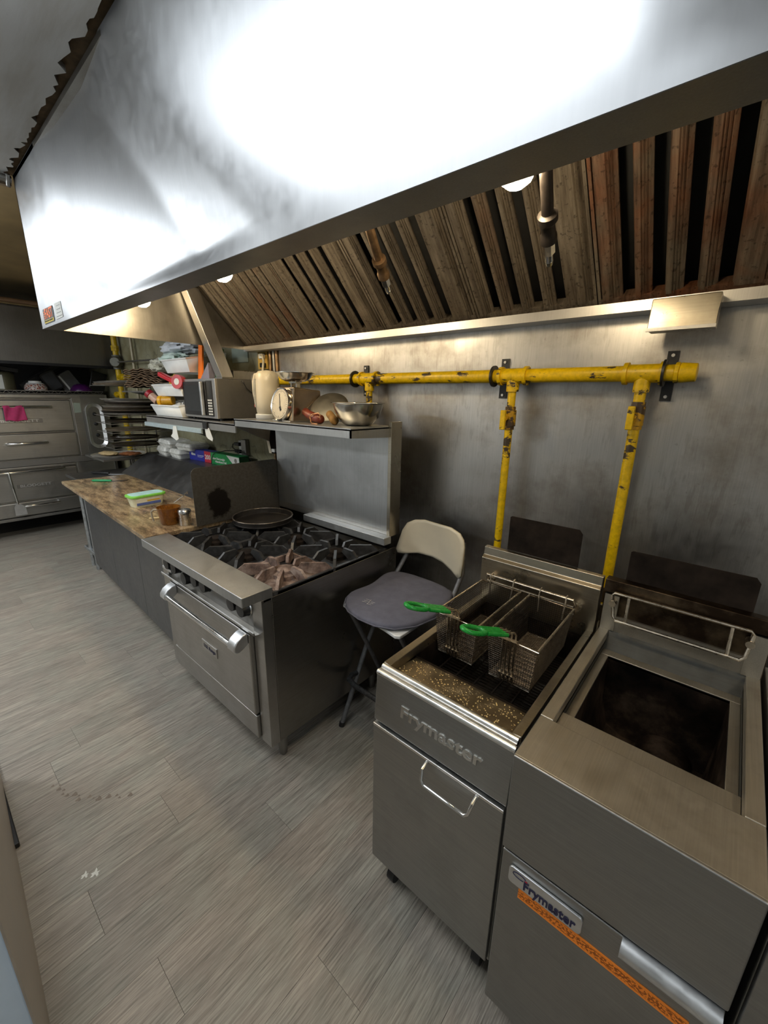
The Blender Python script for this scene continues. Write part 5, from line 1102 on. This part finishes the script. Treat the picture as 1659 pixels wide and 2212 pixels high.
# outlet with plugs and cords on the back wall
OT = thing('wall_outlet', 'white wall outlet with black plugs above the green foil box', 'outlet', (-3.24,1.89,1.18))
MB().box(-3.285,-3.205,1.888,1.899,1.175,1.305).build('cover', M['white_plastic'], OT, bevel=.003)
MB().box(-3.20,-3.13,1.86,1.899,1.19,1.32).build('switch_box', M['steel_dark'], OT, bevel=.004)
for z in (1.275,1.215): MB().box(-3.30,-3.225,1.852,1.888,z-.014,z+.014).build('plug', M['black'], OT, bevel=.005)
solo('power_cord', MB().tube([(-3.30,1.868,1.275),(-3.33,1.86,1.27),(-3.335,1.86,1.24),(-3.30,1.86,1.225),(-3.20,1.845,1.225),(-3.10,1.845,1.205),(-3.03,1.845,1.15),(-3.02,1.845,1.108)], .004, 6), M['black'], 'black cord arching right from the outlet over the foil box', 'cord')
solo('power_cord', MB().tube([(-3.305,1.868,1.215),(-3.36,1.80,1.215),(-3.40,1.71,1.19),(-3.42,1.70,1.13),(-3.425,1.70,1.104)], .004, 6), M['black'], 'black cord hanging in front of the foil box', 'cord')
# bits on the painted wall near the kettle
solo('wall_notice', MB().box(-3.285,-3.050,1.892,1.898,1.935,2.062), M['grey_paper'], 'plain grey notice sheet on the wall above the microwave', 'notice')
KP = thing('kettle_outlet', 'yellow wooden outlet board with a white plug behind the kettle', 'outlet', (-2.82,1.89,1.86))
MB().box(-2.895,-2.775,1.882,1.899,1.875,2.02).build('board', plain('yellowed_wood', srgb(196,158,70), .6, 0, .15, 20), KP)
MB().box(-2.84,-2.795,1.848,1.882,1.945,1.985).build('white_plug', M['white_plastic'], KP, bevel=.008); MB().box(-2.84,-2.79,1.855,1.882,1.885,1.918).build('black_plug', M['black'], KP, bevel=.006)
MB().tube([(-2.81,1.85,1.972),(-2.76,1.835,1.965),(-2.70,1.80,1.92),(-2.66,1.76,1.84),(-2.64,1.74,1.70),(-2.62,1.72,1.60)], .008, 8).build('white_cord', M['cream_plastic'], KP)
for x, m_, l_ in ((-2.735,M['brass'],'brown conduit pipe beside the yellow outlet board'),(-2.690,M['steel_dark'],'dark conduit pipe in the middle of three behind the kettle'),(-2.655,M['brass'],'brown conduit pipe at the edge of the steel wall')):
    solo('conduit', MB().cyl((x,1.882,1.0),(x,1.882,2.30),.013,n=12), m_, l_, 'pipe')
BK = thing('shelf_bracket', 'cream and dark upright bracket beneath the wall shelf near the range', 'bracket', (-2.52,1.72,1.28))
MB().add([(-2.600,1.70,1.485),(-2.570,1.70,1.485),(-2.518,1.70,1.285),(-2.548,1.70,1.285),(-2.600,1.708,1.485),(-2.570,1.708,1.485),(-2.518,1.708,1.285),(-2.548,1.708,1.285)], [(0,1,2,3),(7,6,5,4),(0,4,5,1),(1,5,6,2),(2,6,7,3),(3,7,4,0)]).build('face', M['cream_plastic'], BK)
MB().add([(-2.568,1.70,1.485),(-2.530,1.73,1.485),(-2.470,1.73,1.285),(-2.516,1.70,1.285),(-2.568,1.71,1.485),(-2.530,1.74,1.485),(-2.470,1.74,1.285),(-2.516,1.71,1.285)], [(0,1,2,3),(7,6,5,4),(0,4,5,1),(1,5,6,2),(2,6,7,3),(3,7,4,0)]).build('web', M['soot'], BK)
MB().box(-2.515,-2.478,1.698,1.73,1.296,1.318).build('end_clip', M['white_plastic'], BK)

# ------------------------------------------------------------------ unit at the lower left edge of view
UA = R(-2.2); UO = Vector((-.92,-.062,0))
U = thing('undercounter_fridge', 'grey steel undercounter fridge with a pale blue end at the lower left', 'fridge', UO, UA)
MB().box(-1.30,-.004,-.60,-.004,.0,.88).build('body', M['blue_white'], U, local=True)
MB().box(-1.30,0,-.004,.0,.0,.88).build('front', plain('grey_beige_steel', (.46,.42,.37,1), .42, .7, .12, 6), U, local=True)
MB().box(-1.32,.01,-.62,.01,.88,.91).build('top', M['steel'], U, local=True, bevel=.003)
solo('rubber_strip', MB().box(-2.75,-1.80,-.075,-.014,.0005,.022).xf(Matrix.Identity(4)), M['black'], 'black rubber strip on the floor at the left edge of view', 'strip', bevel=.004)
# spills on the floor
for k, (x, y, r_, lab) in enumerate(((-1.50,.118,.010,'white splash on the planks at left, nearer the fridge'),(-1.480,.145,.012,'white splash on the planks at left, beside the first'))):
    solo('floor_spill', MB().lathe([(.0,.0006),(r_,.0005),(.0,.0002)], (x,y,.0003), 14, wob=lambda t,k: 1+.45*math.sin(5*t+k)+.3*math.sin(3*t)), M['paper'], lab, 'spill')
sp_ = MB()
for k in range(16):
    a = k/15; x = -2.02+.30*a; y = .14+.20*a*a+random.uniform(-.012,.012); r_ = random.uniform(.004,.012)
    sp_.lathe([(.0,.0006),(r_,.0005),(.0,.0002)], (x,y,.0003), 9, wob=lambda t,k: 1+.3*math.sin(3*t))
o = solo('dark_drips', sp_, plain('dried_brown_drips', srgb(128,116,104), .6, 0, .3, 40), 'trail of dried brown drips on the planks at left', 'stain'); o['kind'] = 'stuff'
